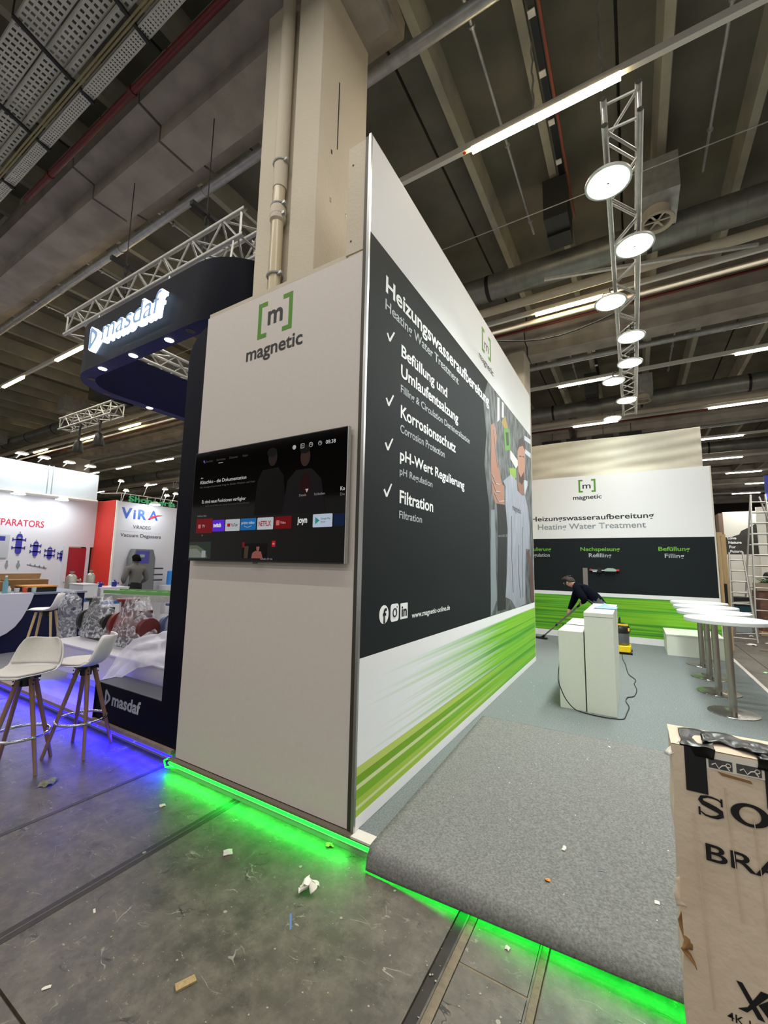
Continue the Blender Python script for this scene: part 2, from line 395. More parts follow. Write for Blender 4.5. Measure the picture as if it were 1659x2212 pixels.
# ceiling: precast slabs, ribs and beams, bay by bay
BAY = 7.92
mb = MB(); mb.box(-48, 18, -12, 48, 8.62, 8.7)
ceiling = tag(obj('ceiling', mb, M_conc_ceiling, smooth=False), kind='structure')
JX = [-.98+2.6*k for k in range(-18, 7)]
slab_me = None; rib_me = {}
def linked(name, me, parent, loc):
    o = bpy.data.objects.new(name, me); COL.objects.link(o); o.parent = parent; o.location = loc; return o
for bay in range(-2, 6):
    yb = .55+BAY*bay
    for x in JX:
        if slab_me is None:
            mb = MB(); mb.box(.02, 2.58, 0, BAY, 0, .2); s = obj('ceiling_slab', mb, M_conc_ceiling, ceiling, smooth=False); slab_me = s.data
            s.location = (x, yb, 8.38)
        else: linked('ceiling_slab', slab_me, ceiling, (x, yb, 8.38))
        for d in (.53, 1.64):
            if bay > 2 or bay < -1: continue
            if 'r' not in rib_me:
                mb = MB(); a, b = .055, .11
                mb.prism([(-a, 0), (a, 0), (b, .4), (-b, .4)], 'y', 0, BAY)
                s = obj('ceiling_rib', mb, M_conc_rib, ceiling, smooth=False, fix=True); rib_me['r'] = s.data; s.location = (x+d, yb, 8.0)
            else: linked('ceiling_rib', rib_me['r'], ceiling, (x+d, yb, 8.0))
mb = MB()
for bay in (3, 4, 5):
    for x in JX:
        for d in (.53, 1.64): mb.prism([(x+d-.06, 8.0), (x+d+.06, 8.0), (x+d+.11, 8.4), (x+d-.11, 8.4)], 'y', .55+BAY*bay, .55+BAY*(bay+1))
tag(obj('distant_ceiling_ribs', mb, M_conc_rib, ceiling, smooth=False, fix=True), kind='stuff')
for bay in range(-1, 6):
    yf = .30+BAY*bay
    segs = [(-48, -.55), (-.30, 18)] if bay != 0 else [(-48, -5.2), (-5.16, -3.5), (-3.46, -.36)]
    if bay == 1: segs = [(-48, -.60), (-.57, 18)]
    for x0, x1 in segs:
        mb = MB(); mb.prism([(yf, 7.0), (yf+.5, 7.0), (yf+.52, 7.22), (yf+.8, 7.26), (yf+.82, 7.5), (yf+.55, 7.56), (yf+.55, 8.4), (yf-.02, 8.4), (yf-.02, 7.56), (yf-.30, 7.5), (yf-.28, 7.26), (yf, 7.22)], 'x', x0, x1)
        obj('ceiling_beam', mb, M_conc_beam, ceiling, smooth=False, fix=True)
# unseen upper walls added behind and beside the camera to darken the ceiling
for nm, bx_ in (('shade_wall_front', (-48, 18, -12.3, -12, 4.6, 8.6)), ('shade_wall_right', (18, 18.3, -12, 48, 4.6, 8.6))):
    mb = MB(); mb.box(*bx_); tag(obj(nm, mb, mat('shade_wall_grey', (120, 116, 108), .9, var=.2, vscale=1), smooth=False), kind='structure')
# far hall walls
for nm, b in (('wall_back', (-48, 18, 47.6, 48, 0, 8.6)), ('wall_left', (-48, -47.6, -12, 48, 0, 8.6))):
    mb = MB(); mb.box(*b); tag(obj(nm, mb, mat('dark_hall_wall', (60, 58, 52), .9, var=.2, vscale=1), smooth=False), kind='structure')

# pillars
def pillar(x0, x1, y0, y1, label, ztop=6.998, zb=.0):
    t = thing('concrete_pillar', label, 'pillar', ((x0+x1)/2, (y0+y1)/2, 0))
    xm = x0+.40
    mb = MB(); mb.prism([(x0, y0), (x0+.19, y0), (x0+.19, y0+.09), (x0+.33, y0+.09), (xm, y0+.02), (x1, y0+.02), (x1, y1), (x0, y1)], 'z', zb, ztop)
    obj('shaft', mb, M_pillar, t, smooth=False, fix=True, bevel=.008)
    return t
pl = pillar(-1.345, -.65, .135, .86, 'cream painted concrete pillar rising behind the white panel with the screen', zb=.079)
mb = MB(); mb.box(-.653, -.648, .40, .412, 5.42, 6.12); obj('slot', mb, M_black, pl, smooth=False)
for y, z in ((.32, 5.30), (.56, 4.86), (.33, 4.83), (.53, 4.35)):
    mb = MB(); mb.box(-.651, -.648, y, y+.018, z, z+.04); obj('drill_hole', mb, M_black, pl, smooth=False)
pillar(-1.345, -.60, 7.87, 8.6, 'white concrete pillar top showing past the far end of the dark printed wall', zb=.092)
for k, (x, y) in enumerate(((-25.4, 8.0), (-13.5, 8.0))):
    pillar(x, x+1.5, y, y+.7, ['cream concrete pillar standing behind the white glowing fascia', 'cream concrete pillar standing beyond the blue vessels display booth'][k])
# downpipe in the groove of the pillar
t = thing('downpipe', 'cream glossy downpipe strapped to the concrete pillar', 'pipe', (-1.083, .145, .1))
mb = MB(); mb.tube((-1.083, .145, .1), (-1.083, .145, 5.05), .052, n=20); obj('lower_pipe', mb, M_cream2, t)
mb = MB(); mb.tube((-1.083, .15, 5.0), (-1.083, .15, 7.0), .062, n=20); obj('upper_pipe', mb, M_pillar, t)
for z in (4.15, 4.72, 4.82, 5.25): 
    mb = MB(); mb.path([(-1.083+.066*math.cos(a), .148+.066*math.sin(a), z+.01*math.cos(a)) for a in [i*PI/8 for i in range(16)]], .009, 6, True)
    mb.box(-1.03, -.985, .12, .14, z-.012, z+.012); obj('clamp', mb, M_galv, t)
mb = MB(); mb.lathe((-1.083, .145, 4.66), [(.052, 0), (.07, .02), (.07, .14), (.052, .17)], 20); obj('coupling', mb, M_pillar, t)

# ---------------------------------------------------------------- pipes, rails and ducts under the ceiling
def long_pipe(name, label, y, z, r, m, x0=-46, x1=16, joints=0, jr=1.12, cat='pipe', n=16):
    t = thing(name, label, cat, (x0, y, z))
    mb = MB(); mb.tube((x0, y, z), (x1, y, z), r, n=n); obj('tube', mb, m, t)
    if joints:
        x = x0+joints*.37
        while x < x1:
            mb = MB(); mb.tube((x, y, z), (x+.05, y, z), r*jr, n=n); obj('joint_ring', mb, m, t); x += joints
    return t
long_pipe('galvanised_pipe', 'thick galvanised pipe running just past the big beam over the cream pillar', 1.12, 7.1, .065, M_galv, joints=2.3)
long_pipe('galvanised_pipe', 'galvanised pipe running close behind the second concrete beam', 9.22, 7.1, .07, M_galv, joints=4)
long_pipe('galvanised_pipe', 'distant galvanised pipe behind the third concrete beam', 17.2, 7.1, .07, M_galv)
long_pipe('red_sprinkler_pipe', 'red sprinkler pipe between the cable trays and the nearest beam', -.19, 7.0, .038, M_redpipe, x0=-6.1, joints=2.1, jr=1.3)
long_pipe('red_sprinkler_pipe', 'thin red pipe along the second concrete beam', 7.15, 7.1, .03, M_redpipe)
long_pipe('red_sprinkler_pipe', 'thin red pipe along the third concrete beam', 15.1, 7.1, .03, M_redpipe)
long_pipe('cream_pipe', 'thick cream pipe just below the spiral duct', 5.77, 6.9, .085, M_cream)
long_pipe('cream_pipe', 'thin cream pipe between the warm light rail and the red pipe', 6.42, 6.80, .05, M_cream)
long_pipe('cream_pipe', 'distant cream pipe below the second spiral duct', 13.7, 6.9, .085, M_cream)
def spiral_duct(label, y, z, r, full):
    t = thing('spiral_duct', label, 'air duct', (-46, y, z))
    mb = MB(); mb.tube((-46, y, z), (16, y, z), r, n=28); obj('tube', mb, M_duct, t)
    mb = MB(); x = -14 if full else -6
    while x < 12: mb.lathe((x, y, z), [(r*.98, 0), (r*1.012, .004), (r*1.012, .016), (r*.98, .02)], 28, 'x'); x += .2 if full else .4
    tag(obj('spiral_seams', mb, M_duct, t), kind='stuff')
    x = -30.7
    while x < 14:
        mb = MB(); mb.tube((x, y, z), (x+.07, y, z), r*1.03, n=28); obj('rubber_joint', mb, M_black, t); x += 2.72
    return t
spiral_duct('large spiral air duct crossing above the row of disc lamps', 5.50, 7.22, .24, True)
spiral_duct('second spiral air duct farther back above the white cloth wall', 13.42, 7.22, .26, False)
spiral_duct('third spiral air duct far back in the hall', 21.3, 7.22, .26, False)

LIT = {0: [-14.9, -11.35, -7.8, .0], 1: [-24, -19.2, -16, -9.5, .0], 2: [-27.6, -24.1, -20.1, -9, -.12, 3.83], 3: [-35.3, -28.2, -14, -.19, 3.8], 4: [-30, -21, -12, 3.9, 8.8], 5: [-33, -20, 4.55, 9], 6: [-30, 6, 9.5], 7: [-30, 7.5], 8: [7.5]}
names = ['nearest', 'second', 'third', 'fourth', 'fifth', 'sixth', 'seventh', 'eighth', 'ninth']
for k in range(9):
    y = 2.25+3.96*k; z = 6.85
    t = thing('light_rail', ['nearest pale ceiling rail carrying the bright warm tube above the printed wall', 'warm tube rail between the cream pipes in front of the second beam', 'thin light rail with tubes just past the second concrete beam', 'light rail with long tubes just below the second spiral duct', 'light rail with tubes over the far side of the white cloth wall', 'light rail with short bright tubes beyond the cloth wall', 'distant light rail with bright tubes, seventh row back', 'very distant light rail, eighth row back', 'farthest light rail before the back wall'][k], 'light rail', (-46, y, z))
    mb = MB(); mb.box(-46, 16, y-.03, y+.03, z, z+.06); mb.box(-46, 16, y-.018, y+.018, z+.06, z+.10); obj('rail', mb, M_rail, t, smooth=False)
    for x in LIT[k]:
        L_ = 1.62 if (k == 0 and x == 0) else 1.45
        mb = MB(); mb.box(x, x+L_, y-.034, y+.034, z-.045, z); obj('tube_lamp', mb, M_lamp_warm if k < 2 else M_lamp_neutral, t, smooth=False)
    if k == 0:
        for x in (.74, 1.44):
            mb = MB(); mb.path([(x+.012*math.sin(i*1.7), y+.012*math.cos(i*1.9), z-.08+i*.07) for i in range(17)], .012, 5); obj('hanging_chain', mb, M_galv, t)
        mb = MB(); mb.lathe((-.10, y, z-.004), [(.02, 0), (.02, .004)], 12); obj('red_dot', mb, M_logo_red, t)
area('warm_tube_light', (.8, 2.25, 6.79), 1.6, .06, 26, WARM)
area('warm_tube_light', (.6, 6.21, 6.79), 1.2, .06, 20, WARM)

# thin conduits running along the ribs
def conduit(label, x, z, y0, y1, r=.02, step=1.6):
    t = thing('ceiling_conduit', label, 'conduit', (x, y0, z))
    mb = MB(); mb.tube((x, y0, z), (x, y1, z), r, n=10); obj('tube', mb, M_galv, t)
    y = y0+.35
    while y < y1: mb = MB(); mb.lathe((x, y, z), [(r*1.9, 0), (r*1.9, .03)], 10, 'y'); obj('clip', mb, M_galv, t); y += step
conduit('thin bright conduit crossing above the nearest warm tube', .17, 7.9, 1.4, 5.3)
conduit('thin pale conduit to the far side of the disc lamp truss', 2.72, 7.9, 1.0, 5.3)
conduit('thin conduit above the rail behind the second beam', .17, 7.9, 9.4, 13.1, .022)
conduit('thin conduit right of the disc lamps behind the second beam', 2.72, 7.9, 9.4, 13.1, .022)
for i, x in enumerate((-2.9, -5.6, -8.2, -10.8)):
    conduit(['pale conduit over the navy ring, nearest the pillar', 'pale conduit crossing above the navy ring middle', 'pale conduit above the lit sign end of the navy ring', 'pale conduit beyond the navy ring end'][i], x, 7.9, 1.4, 7.9, .025, 2.1)
# cables and bracket clips beside the second rib
t = thing('cable_bundle', 'black cable bundle with square white brackets beside a ceiling rib', 'cable', (.80, 1.0, 7.93))
mb = MB(); mb.box(.76, .84, .95, 5.3, 7.92, 7.99); obj('cable_duct', mb, M_black, t, smooth=False)
for y in (1.96, 2.64, 3.32, 3.99, 4.7): mb = MB(); mb.box(.75, .83, y, y+.08, 7.905, 7.92); obj('bracket', mb, M_rail, t, smooth=False)
mb = MB(); mb.box(.86, .89, .95, 5.3, 7.93, 8.0); obj('orange_conduit', mb, M_orange, t, smooth=False)
t = thing('cable_bundle', 'cable bundle along the rib past the second beam', 'cable', (.80, 8.9, 7.93))
mb = MB(); mb.box(.76, .84, 9.1, 13.1, 7.92, 7.99); obj('cable_duct', mb, M_black, t, smooth=False)
for y in (9.6, 10.6, 11.6): mb = MB(); mb.box(.75, .83, y, y+.08, 7.905, 7.92); obj('bracket', mb, M_rail, t, smooth=False)
mb = MB(); mb.tube((-12, 4.09, 7.25), (16, 4.09, 7.25), .008, n=6); tag(obj('support_wire', mb, M_galv), 'thin support wire crossing under the ribs before the spiral duct', 'wire')
mb = MB(); mb.path([(-.9+i*.33, 6.24+.02*i, 6.52-.22*math.sin(PI*i/7)) for i in range(8)], .014, 6); tag(obj('slack_cable', mb, M_cable), 'slack black cable hanging towards the disc lamp truss', 'cable')
mb = MB(); mb.bar((.40, 4.85, 6.6), (3.35, 5.60, 6.6), .05, .04); tag(obj('cross_rail', mb, M_alu_dull), 'slim aluminium bar hanging askew under the spiral duct', 'rail')

# cable trays, upper corner over the camera
def perforated_tray(label, y, z, wdt, x0=-9, x1=-.3, rows=4, pitch=.085, hole=.035):
    t = thing('cable_tray', label, 'cable tray', (x0, y, z))
    cell_w = wdt/rows
    # base sheet with real openings: rungs between rows and across, so that the slots stay open
    mb = MB()
    for i in range(rows+1):
        yy = y+i*cell_w; mb.box(x0, x1, yy-(cell_w-hole)/2, yy+(cell_w-hole)/2, z, z+.004)
    n = int((x1-x0)/pitch)
    for i in range(n):
        xx = x0+i*pitch; mb.box(xx, xx+pitch-hole, y, y+wdt, z+.0005, z+.0035)
    obj('slotted_base', mb, mat('tray_zinc', (214, 214, 204), .5, .15), t, smooth=False)
    mb = MB(); mb.box(x0, x1, y-.012, y-.006, z, z+.06); obj('side_flange', mb, MATS['tray_zinc'], t, smooth=False)
    mb = MB(); mb.box(x0, x1, y+wdt+.006, y+wdt+.012, z, z+.06); obj('side_flange', mb, MATS['tray_zinc'], t, smooth=False)
    return t
perforated_tray('widest perforated cable tray in the dark corner above the beam', -1.08, 7.25, .24, rows=5)
perforated_tray('second perforated cable tray, between the wide and the narrow one', -.80, 7.2, .15, rows=3)
perforated_tray('slim slotted tray edge under the black cables', -.625, 7.12, .05, rows=1)
perforated_tray('narrow fine-holed cable tray nearest the red pipe', -.46, 7.05, .10, rows=4, pitch=.045, hole=.016)
for i, (y, z) in enumerate(((-.545, 7.05), (-.515, 7.05))):
    mb = MB(); mb.tube((-9, y, z), (-.3, y, z), .011, n=8)
    tag(obj('thin_conduit', mb, mat('brass_conduit', (168, 160, 120), .4, .4)), ['thin yellowish conduit beside the narrow tray, outer of two', 'thin yellowish conduit beside the narrow tray, inner of two'][i], 'conduit')
for i in range(6):
    x = -7.2+i*1.15; mb = MB(); mb.bar((x, -1.12, 7.22), (x, -.34, 7.02), .035, .03); mb.tube((x, -1.12, 7.22), (x, -1.12, 8.3), .008, n=6); mb.tube((x, -.34, 7.02), (x, -.34, 7.25), .008, n=6)
    tag(obj('tray_hanger', mb, M_darkbox), ['dark cross hanger at the far left end of the cable trays', 'second dark tray hanger from the far end', 'third dark tray hanger, above the blunt end of the red pipe', 'fourth dark tray hanger, over the middle of the red pipe', 'fifth dark tray hanger, nearer the frame top', 'last dark tray hanger, beside the cream pillar'][i], 'bracket', 'cable tray hangers')

# ceiling boxes, vents
def vent(label, x, y, z, s=1.):
    t = thing('ceiling_vent', label, 'air vent', (x, y, z))
    mb = MB(); mb.box(x-.24*s, x+.24*s, y-.34*s, y+.34*s, z+.18, z+.75); obj('plenum_box', mb, M_galv, t, smooth=False)
    mb = MB(); mb.lathe((x, y, z), [(.15*s, .18), (.15*s, 0), (.20*s, -.02), (.205*s, 0), (.16*s, .05), (.16*s, .18)], 28); obj('round_collar', mb, M_cream, t)
    mb = MB(); mb.lathe((x, y, z), [(.03*s, .03), (.03*s, .0)], 12)
    for i in range(6):
        a = i*PI/3; mb.bar((x, y, z+.02), (x+.15*s*math.cos(a), y+.15*s*math.sin(a), z+.02), .03, .004)
    obj('vane', mb, M_cream, t)
vent('round white ceiling vent on a grey box beside the second disc lamp', 2.05, 4.84, 6.95, 1.15)
vent('small round ceiling vent behind the far disc lamps', 2.0, 12.7, 6.9, 1.1)
vent('round vent on a grey box above the white glowing fascia', -16.5, 4.75, 6.9, 1.2)
vent('round vent below a dark box over the navy ring corner', -10.2, 4.75, 6.9, 1.2)
vent('round vent far over the blue vessels wall', -24.6, 4.75, 6.9, 1.4)
def speaker_box(label, x, y, z, sx=.36, sy=.35):
    t = thing('ceiling_speaker', label, 'speaker', (x, y, z))
    mb = MB(); mb.box(x-sx/2, x+sx/2, y-sy, y, z, z+.7); obj('housing', mb, M_darkbox, t, smooth=False)
    mb = MB(); mb.box(x-sx/2, x+sx/2, y, y+sy, z-.05, z+.55); obj('grille', mb, M_black, t, smooth=False)
speaker_box('dark square speaker box hung beside the nearest disc lamp', .68, 4.65, 7.25)
speaker_box('small dark speaker box over the far disc lamps', .6, 12.2, 7.1)
speaker_box('black box hanging above the small truss over the white fascia', -13.4, 4.6, 6.9, .9, .5)
t = thing('vent_flap', 'grey louvred grille panels between pipes above the cloth wall', 'vent', (-.4, 15.9, 6.6))
for i in range(4):
    mb = MB(); mb.box(-1.6+i*.95, -.85+i*.95, 15.9, 16.0, 6.0, 6.9); obj('grille_panel', mb, M_darkbox, t, smooth=False)
    mb = MB(); mb.tube((-1.2+i*.95, 15.95, 6.9), (-1.2+i*.95, 15.95, 8.38), .012, n=6); obj('hanger_rod', mb, M_darkbox, t)

# ---------------------------------------------------------------- trusses
def truss(label, p, q, s, bay=.25, r=.025, br=.012, group=None, mtl=None):
    """four-chord truss; p,q lower-near chord ends; section grows in +side and +z"""
    p = Vector(p); q = Vector(q); d = (q-p); Ln = d.length; d.normalize(); side = Vector((0, 0, 1)).cross(d)
    if side.x+side.y < 0: side = -side
    up = Vector((0, 0, 1)); m = mtl or M_alu_dull
    t = thing('lighting_truss', label, 'truss', p, group=group)
    cor = [Vector((0, 0, 0)), side*s, side*s+up*s, up*s]
    for c in cor:
        a, b = p+c, q+c
        mb = MB(); n = 12; d_ = d
        mb.tube(a, b, r, n=n, cap=False); mb.tube(a+d*.001, b-d*.001, r*.78, n=n, cap=False); obj('chord', mb, m, t)
    k = int(Ln/bay)
    for f in range(4):
        A, B = cor[f], cor[(f+1) % 4]
        for i in range(k):
            s0, s1 = p+d*(i*bay+.05), p+d*((i+1)*bay+.03)
            a, b = (s0+A, s1+B) if (i+f) % 2 == 0 else (s0+B, s1+A)
            mb = MB(); mb.tube(a, b, br, n=6, cap=False); obj('brace', mb, m, t)
    for e in (.06, Ln-.06):
        for f in range(4):
            mb = MB(); mb.tube(p+d*e+cor[f], p+d*e+cor[(f+1) % 4], br, n=6, cap=False); obj('end_strut', mb, m, t)
    return t
truss('long aluminium truss carrying the row of round disc lamps', (1.46, 1.16, 5.20), (1.46, 8.6, 5.20), .245, bay=.36)
truss('aluminium truss along the front above the navy ring', (-5.65, .32, 4.98), (-1.75, .32, 4.98), .29, bay=.27)
truss('aluminium truss running back from the open end above the navy ring', (-5.65, .66, 4.98), (-5.65, 4.6, 4.98), .29, bay=.3)
truss('aluminium truss running back beside the cream pillar', (-2.06, .66, 4.98), (-2.06, 3.6, 4.98), .29, bay=.27)
truss('small far truss with spotlights over the white fascia', (-13.6, 3.3, 5.6), (-10.5, 3.3, 5.6), .34, bay=.34, r=.03, br=.016)
truss('far truss hung with stage lights beyond the navy column, lower one', (-19, 13, 6.0), (-13, 13, 6.0), .45, bay=.5, r=.04, br=.02)
truss('far truss hung with stage lights beyond the navy column, upper one', (-24, 13.6, 6.3), (-17, 13.6, 6.3), .45, bay=.5, r=.04, br=.02)

# disc lamps
def disc_lamp():
    t = thing('disc_lamp', 'x', 'lamp', (0, 0, 0), group='disc lamps under the truss')
    mb = MB(); mb.lathe((0, 0, 0), [(.172, -.012), (.172, .0), (.176, .012), (.09, .03), (.08, .06), (.03, .06)], 40); obj('housing', mb, M_darkbox, t)
    mb = MB(); mb.lathe((0, 0, 0), [(.001, -.016), (.160, -.016), (.168, -.010), (.1, -.008)], 40); obj('lens', mb, M_lamp_cool, t)
    mb = MB(); mb.lathe((0, 0, 0), [(.185, -.014), (.185, .004), (.172, .004), (.172, -.014)], 40); obj('rim', mb, M_alu_dull, t)
    mb = MB(); mb.lathe((0, 0, 0), [(.012, -.02), (.012, -.016)], 10); obj('sensor', mb, M_alu_dull, t)
    mb = MB(); mb.path([(-.12, 0, .02), (-.09, 0, .10), (0, 0, .13), (.09, 0, .10), (.12, 0, .02)], .007, 6); obj('bracket', mb, M_black, t)
    return t
dl = disc_lamp()
ordn = ['largest and nearest disc lamp at the open end of the truss', 'second disc lamp, beside the round ceiling vent', 'third disc lamp, beside the end of the warm tube', 'fourth disc lamp from the open end, right below the third', 'fifth disc lamp, in front of the thin third rail', 'sixth disc lamp, at the end of a neutral light tube', 'seventh disc lamp, beside the small far vent', 'farthest and smallest disc lamp, just above the cloth wall']
for i, (x, y) in enumerate(DISCS):
    o = dl if i == 0 else copy_tree(dl)
    o.location = (x, y, DISCZ+.02); o.rotation_euler = (0, 0, .3*i); o['label'] = ordn[i]
    cx_ = 1.46 if abs(x-1.46) < abs(x-1.705) else 1.705
    mb = MB(); mb.path([(x-x, 0, .13), (x-x, 0, .155), (cx_-x, 0, .165), (cx_-x, 0, .185)], .008, 6); ha = obj('hanger_arm', mb, M_black); ha.parent = o; ha.rotation_euler = (0, 0, -.3*i)

# ================================================================ OUR STAND
GZ = .09                                            # carpet level of the stand
t = thing('stand_platform', 'low grey platform of the stand with pale aluminium edge and green glowing skirt', 'platform', (.6, 4.2, 0))
mb = MB(); mb.box(-1.78, 2.95, -.02, 8.36, 0, .078); obj('deck', mb, mat('platform_side', (126, 124, 118), .7), t, smooth=False)
mb = MB(); mb.box(-1.80, 2.97, -.034, -.02, .076, .088); obj('front_edge_trim', mb, M_gasket, t, smooth=False)
mb = MB(); mb.box(-.0, 2.97, -.036, .045, .080, .092); obj('front_top_trim', mb, M_carpet_trim, t, smooth=False)
mb = MB(); mb.box(-1.80, -.0, -.036, .0, .080, .0895); obj('front_top_trim', mb, mat('trim_brown', (120, 108, 94), .6), t, smooth=False)
mb = MB(); mb.box(2.93, 2.98, -.02, 8.36, .03, .096); obj('side_trim', mb, M_carpet_trim, t, smooth=False)
mb = MB(); mb.tube((-1.79, -.030, .056), (2.94, -.030, .056), .008, n=8); obj('green_led_strip', mb, M_green_led, t)
mb = MB(); mb.path([(-1.80, -.02, .085), (-1.83, -.045, .07), (-1.80, -.05, .03), (-1.76, -.045, .035), (-1.70, -.04, .046)], .006, 6); obj('green_led_loop', mb, M_green_led, t)
mb = MB(); mb.box(-1.79, 2.94, -.026, -.0205, .036, .066); obj('led_profile', mb, M_rail, t, smooth=False)
area('green_skirt_light', (-.9, -.042, .052), 1.78, .02, 5.5, (.01, 1, .06), (math.radians(-45), 0, 0))
area('green_skirt_light', (1.5, -.040, .046), 2.8, .02, 5, (.01, 1, .06), (math.radians(-38), 0, 0))
mb = MB(); mb.box(.0, 2.93, .045, 8.36, .070, GZ); mb.box(-1.28, .0, 5.41, 8.36, .070, GZ); tag(obj('floor_carpet', mb, M_carpet, smooth=False), 'blue-grey fitted carpet covering the stand platform', 'carpet')

# loose carpet lying over the front, its edge hanging over the green light
def cp(u, v):
    X0 = .155-.095*max(0, v-.05)/.95; X0 = .155 if v < .05 else .155-.1*(v-.05)/.95
    x = X0+(3.02-X0)*u
    if v > .12:
        y = -.045+(v-.12)/.88*(2.345+.08*u); z = GZ+.0115+.0015*math.sin(x*5+y*3)
    else:
        a = (1-v/.12); y = -.045-.062*math.sin(a*PI/2); drop = (.094 if x < .3 else .094-.052*min(1, (x-.3)/1.3))
        z = GZ+.0115-drop*(a**1.6)
    return (x, y, z)
mb = MB(); mb.grid(cp, 60, 70)
tag(obj('loose_carpet', mb, M_carpet2, solid=.006), 'lighter grey loose carpet length lying over the front edge of the stand', 'carpet')

# main printed wall
H, LW = 4.79, 5.39
t = thing('printed_wall', 'tall dark printed stand wall with white lettering, seen steeply from its near end', 'wall', (-.02, 2.7, GZ))
mb = MB(); mb.box(-.03, -.001, .0, LW, GZ, H); obj('board', mb, M_white, t, smooth=False)
mb = MB(); mb.prism([(.008, 1.085), (LW, 1.062), (LW, 4.02), (.008, 4.025)], 'x', -.001, .001); obj('dark_print', mb, M_banner_dark, t, smooth=False)
mb = MB(); mb.box(-.001, .0012, .008, LW, 4.022, H-.004); obj('white_print', mb, M_banner_white, t, smooth=False)
mb = MB(); mb.box(-.001, .0008, .008, LW, GZ+.004, 1.08); obj('green_band_print', mb, M_band, t, smooth=False)
mb = MB(); mb.prism([(.008, .975), (LW, .975), (LW, 1.064), (.008, 1.087)], 'x', .0008, .0014); mb.box(.0008, .0014, .008, LW, GZ+.004, .168); obj('white_border_print', mb, M_banner_white, t, smooth=False)
mb = MB(); mb.box(-.018, .003, -.012, .008, GZ, H+.004); obj('edge_profile', mb, M_alu, t, smooth=False)
mb = MB(); mb.box(-.05, -.018, -.004, .008, GZ, H); obj('edge_groove', mb, M_gasket, t, smooth=False)
mb = MB(); mb.box(-.001, .0035, LW, LW+.012, GZ, H); obj('far_edge_profile', mb, M_carpet_trim, t, smooth=False)
mb = MB(); mb.box(-.022, .0, .0, LW, H, H+.006); obj('top_profile', mb, M_carpet_trim, t, smooth=False)
def X(body, u, base, cap, wd, m, bold=.012, **k): return text(t, body, u, base, cap, wd, 'x', .0014, m, bold=bold, **k)
X('Heizungswasseraufbereitung', .236, 3.70, .127, 2.60, M_txt_w, .022)
X('Heating Water Treatment', .233, 3.560, .080, 1.515, M_txt_g, .014)
X('Befüllung und', .492, 3.307, .094, .945, M_txt_w, .022)
X('Umlaufentsalzung', .489, 3.138, .097, 1.246, M_txt_w, .022)
X('Filling & Circulation Demineralization', .49, 3.010, .060, 1.60, M_txt_g, .014)
X('Korrosionsschutz', .495, 2.807, .097, 1.168, M_txt_w, .022)
X('Corrosion Protection', .492, 2.688, .063, .883, M_txt_g, .014)
X('pH-Wert Regulierung', .493, 2.470, .084, 1.42, M_txt_w, .022)
X('pH Regulation', .493, 2.356, .053, .605, M_txt_g, .014)
X('Filtration', .497, 2.139, .095, .617, M_txt_w, .022)
X('Filtration', .494, 2.021, .057, .395, M_txt_g, .014)
X('www.magnetic-online.de', .721, 1.264, .042, .785, M_txt_w, .012)
for y, z in ((.262, 3.335), (.265, 2.832), (.264, 2.496), (.259, 2.153)):        # brush-like check marks
    mb = MB(); pts = [(0, .045), (.018, .056), (.045, .022), (.105, .108), (.122, .106), (.055, .002), (.036, 0)]
    mb.prism([(y+a, z+b) for a, b in pts], 'x', .0014, .0022); obj('check_mark', mb, M_txt_w, t, smooth=False)
# social marks
mb = MB(); mb.lathe((.0014, .298, 1.331), [(.063, 0), (.063, .001)], 32, 'x'); obj('round_mark', mb, M_txt_w, t, smooth=False)
text(t, 'f', .281, 1.275, .093, .052, 'x', .0026, M_banner_dark, bold=.03)
def rrect(cx, cy, a, b, r, n=5):
    out = []
    for sx, sy, a0 in ((1, 1, 0), (-1, 1, PI/2), (-1, -1, PI), (1, -1, 3*PI/2)):
        for i in range(n+1): th = a0+i*PI/2/n; out.append((cx+sx*(a-r)+r*math.cos(th), cy+sy*(b-r)+r*math.sin(th)))
    return out
mb = MB(); mb.prism(rrect(.449, 1.331, .060, .062, .026), 'x', .0014, .0024); obj('square_mark', mb, M_txt_w, t, smooth=False)
mb = MB(); mb.path([(.003, .449+.026*math.cos(a), 1.331+.028*math.sin(a)) for a in [i*PI/10 for i in range(20)]], .005, 4, True); mb.lathe((.0024, .483, 1.368), [(.006, 0), (.006, .001)], 8, 'x'); obj('camera_ring', mb, M_banner_dark, t, smooth=False)
mb = MB(); mb.prism(rrect(.593, 1.331, .058, .058, .006), 'x', .0014, .0024); obj('square_mark', mb, M_txt_w, t, smooth=False)
text(t, 'in', .553, 1.294, .074, .082, 'x', .0024, M_banner_dark, bold=.03)
def logo_brackets(par, plane, c, u0, u1, z0, z1, th, arm, m):
    for s in (0, 1):
        if s == 0: P = [(u0, z0), (u0+arm, z0), (u0+arm, z0+th), (u0+th, z0+th), (u0+th, z1-th), (u0+arm, z1-th), (u0+arm, z1), (u0, z1)]
        else: P = [(u1, z0), (u1, z1), (u1-arm, z1), (u1-arm, z1-th), (u1-th, z1-th), (u1-th, z0+th), (u1-arm, z0+th), (u1-arm, z0)]
        mb = MB()
        if plane == 'x': mb.prism(P, 'x', c, c+.0015)
        else: mb.prism(P, 'y', c-.0015, c)
        obj('logo_bracket', mb, m, par, smooth=False, fix=True)
logo_brackets(t, 'x', .0012, 2.572, 2.95, 4.34, 4.655, .042, .105, M_green)
text(t, 'm', 2.665, 4.41, .135, .185, 'x', .0014, M_txt_k, bold=.012, name='logo_letter')
text(t, 'magnetic', 2.440, 4.188, .085, .62, 'x', .0014, M_txt_k, bold=.016)
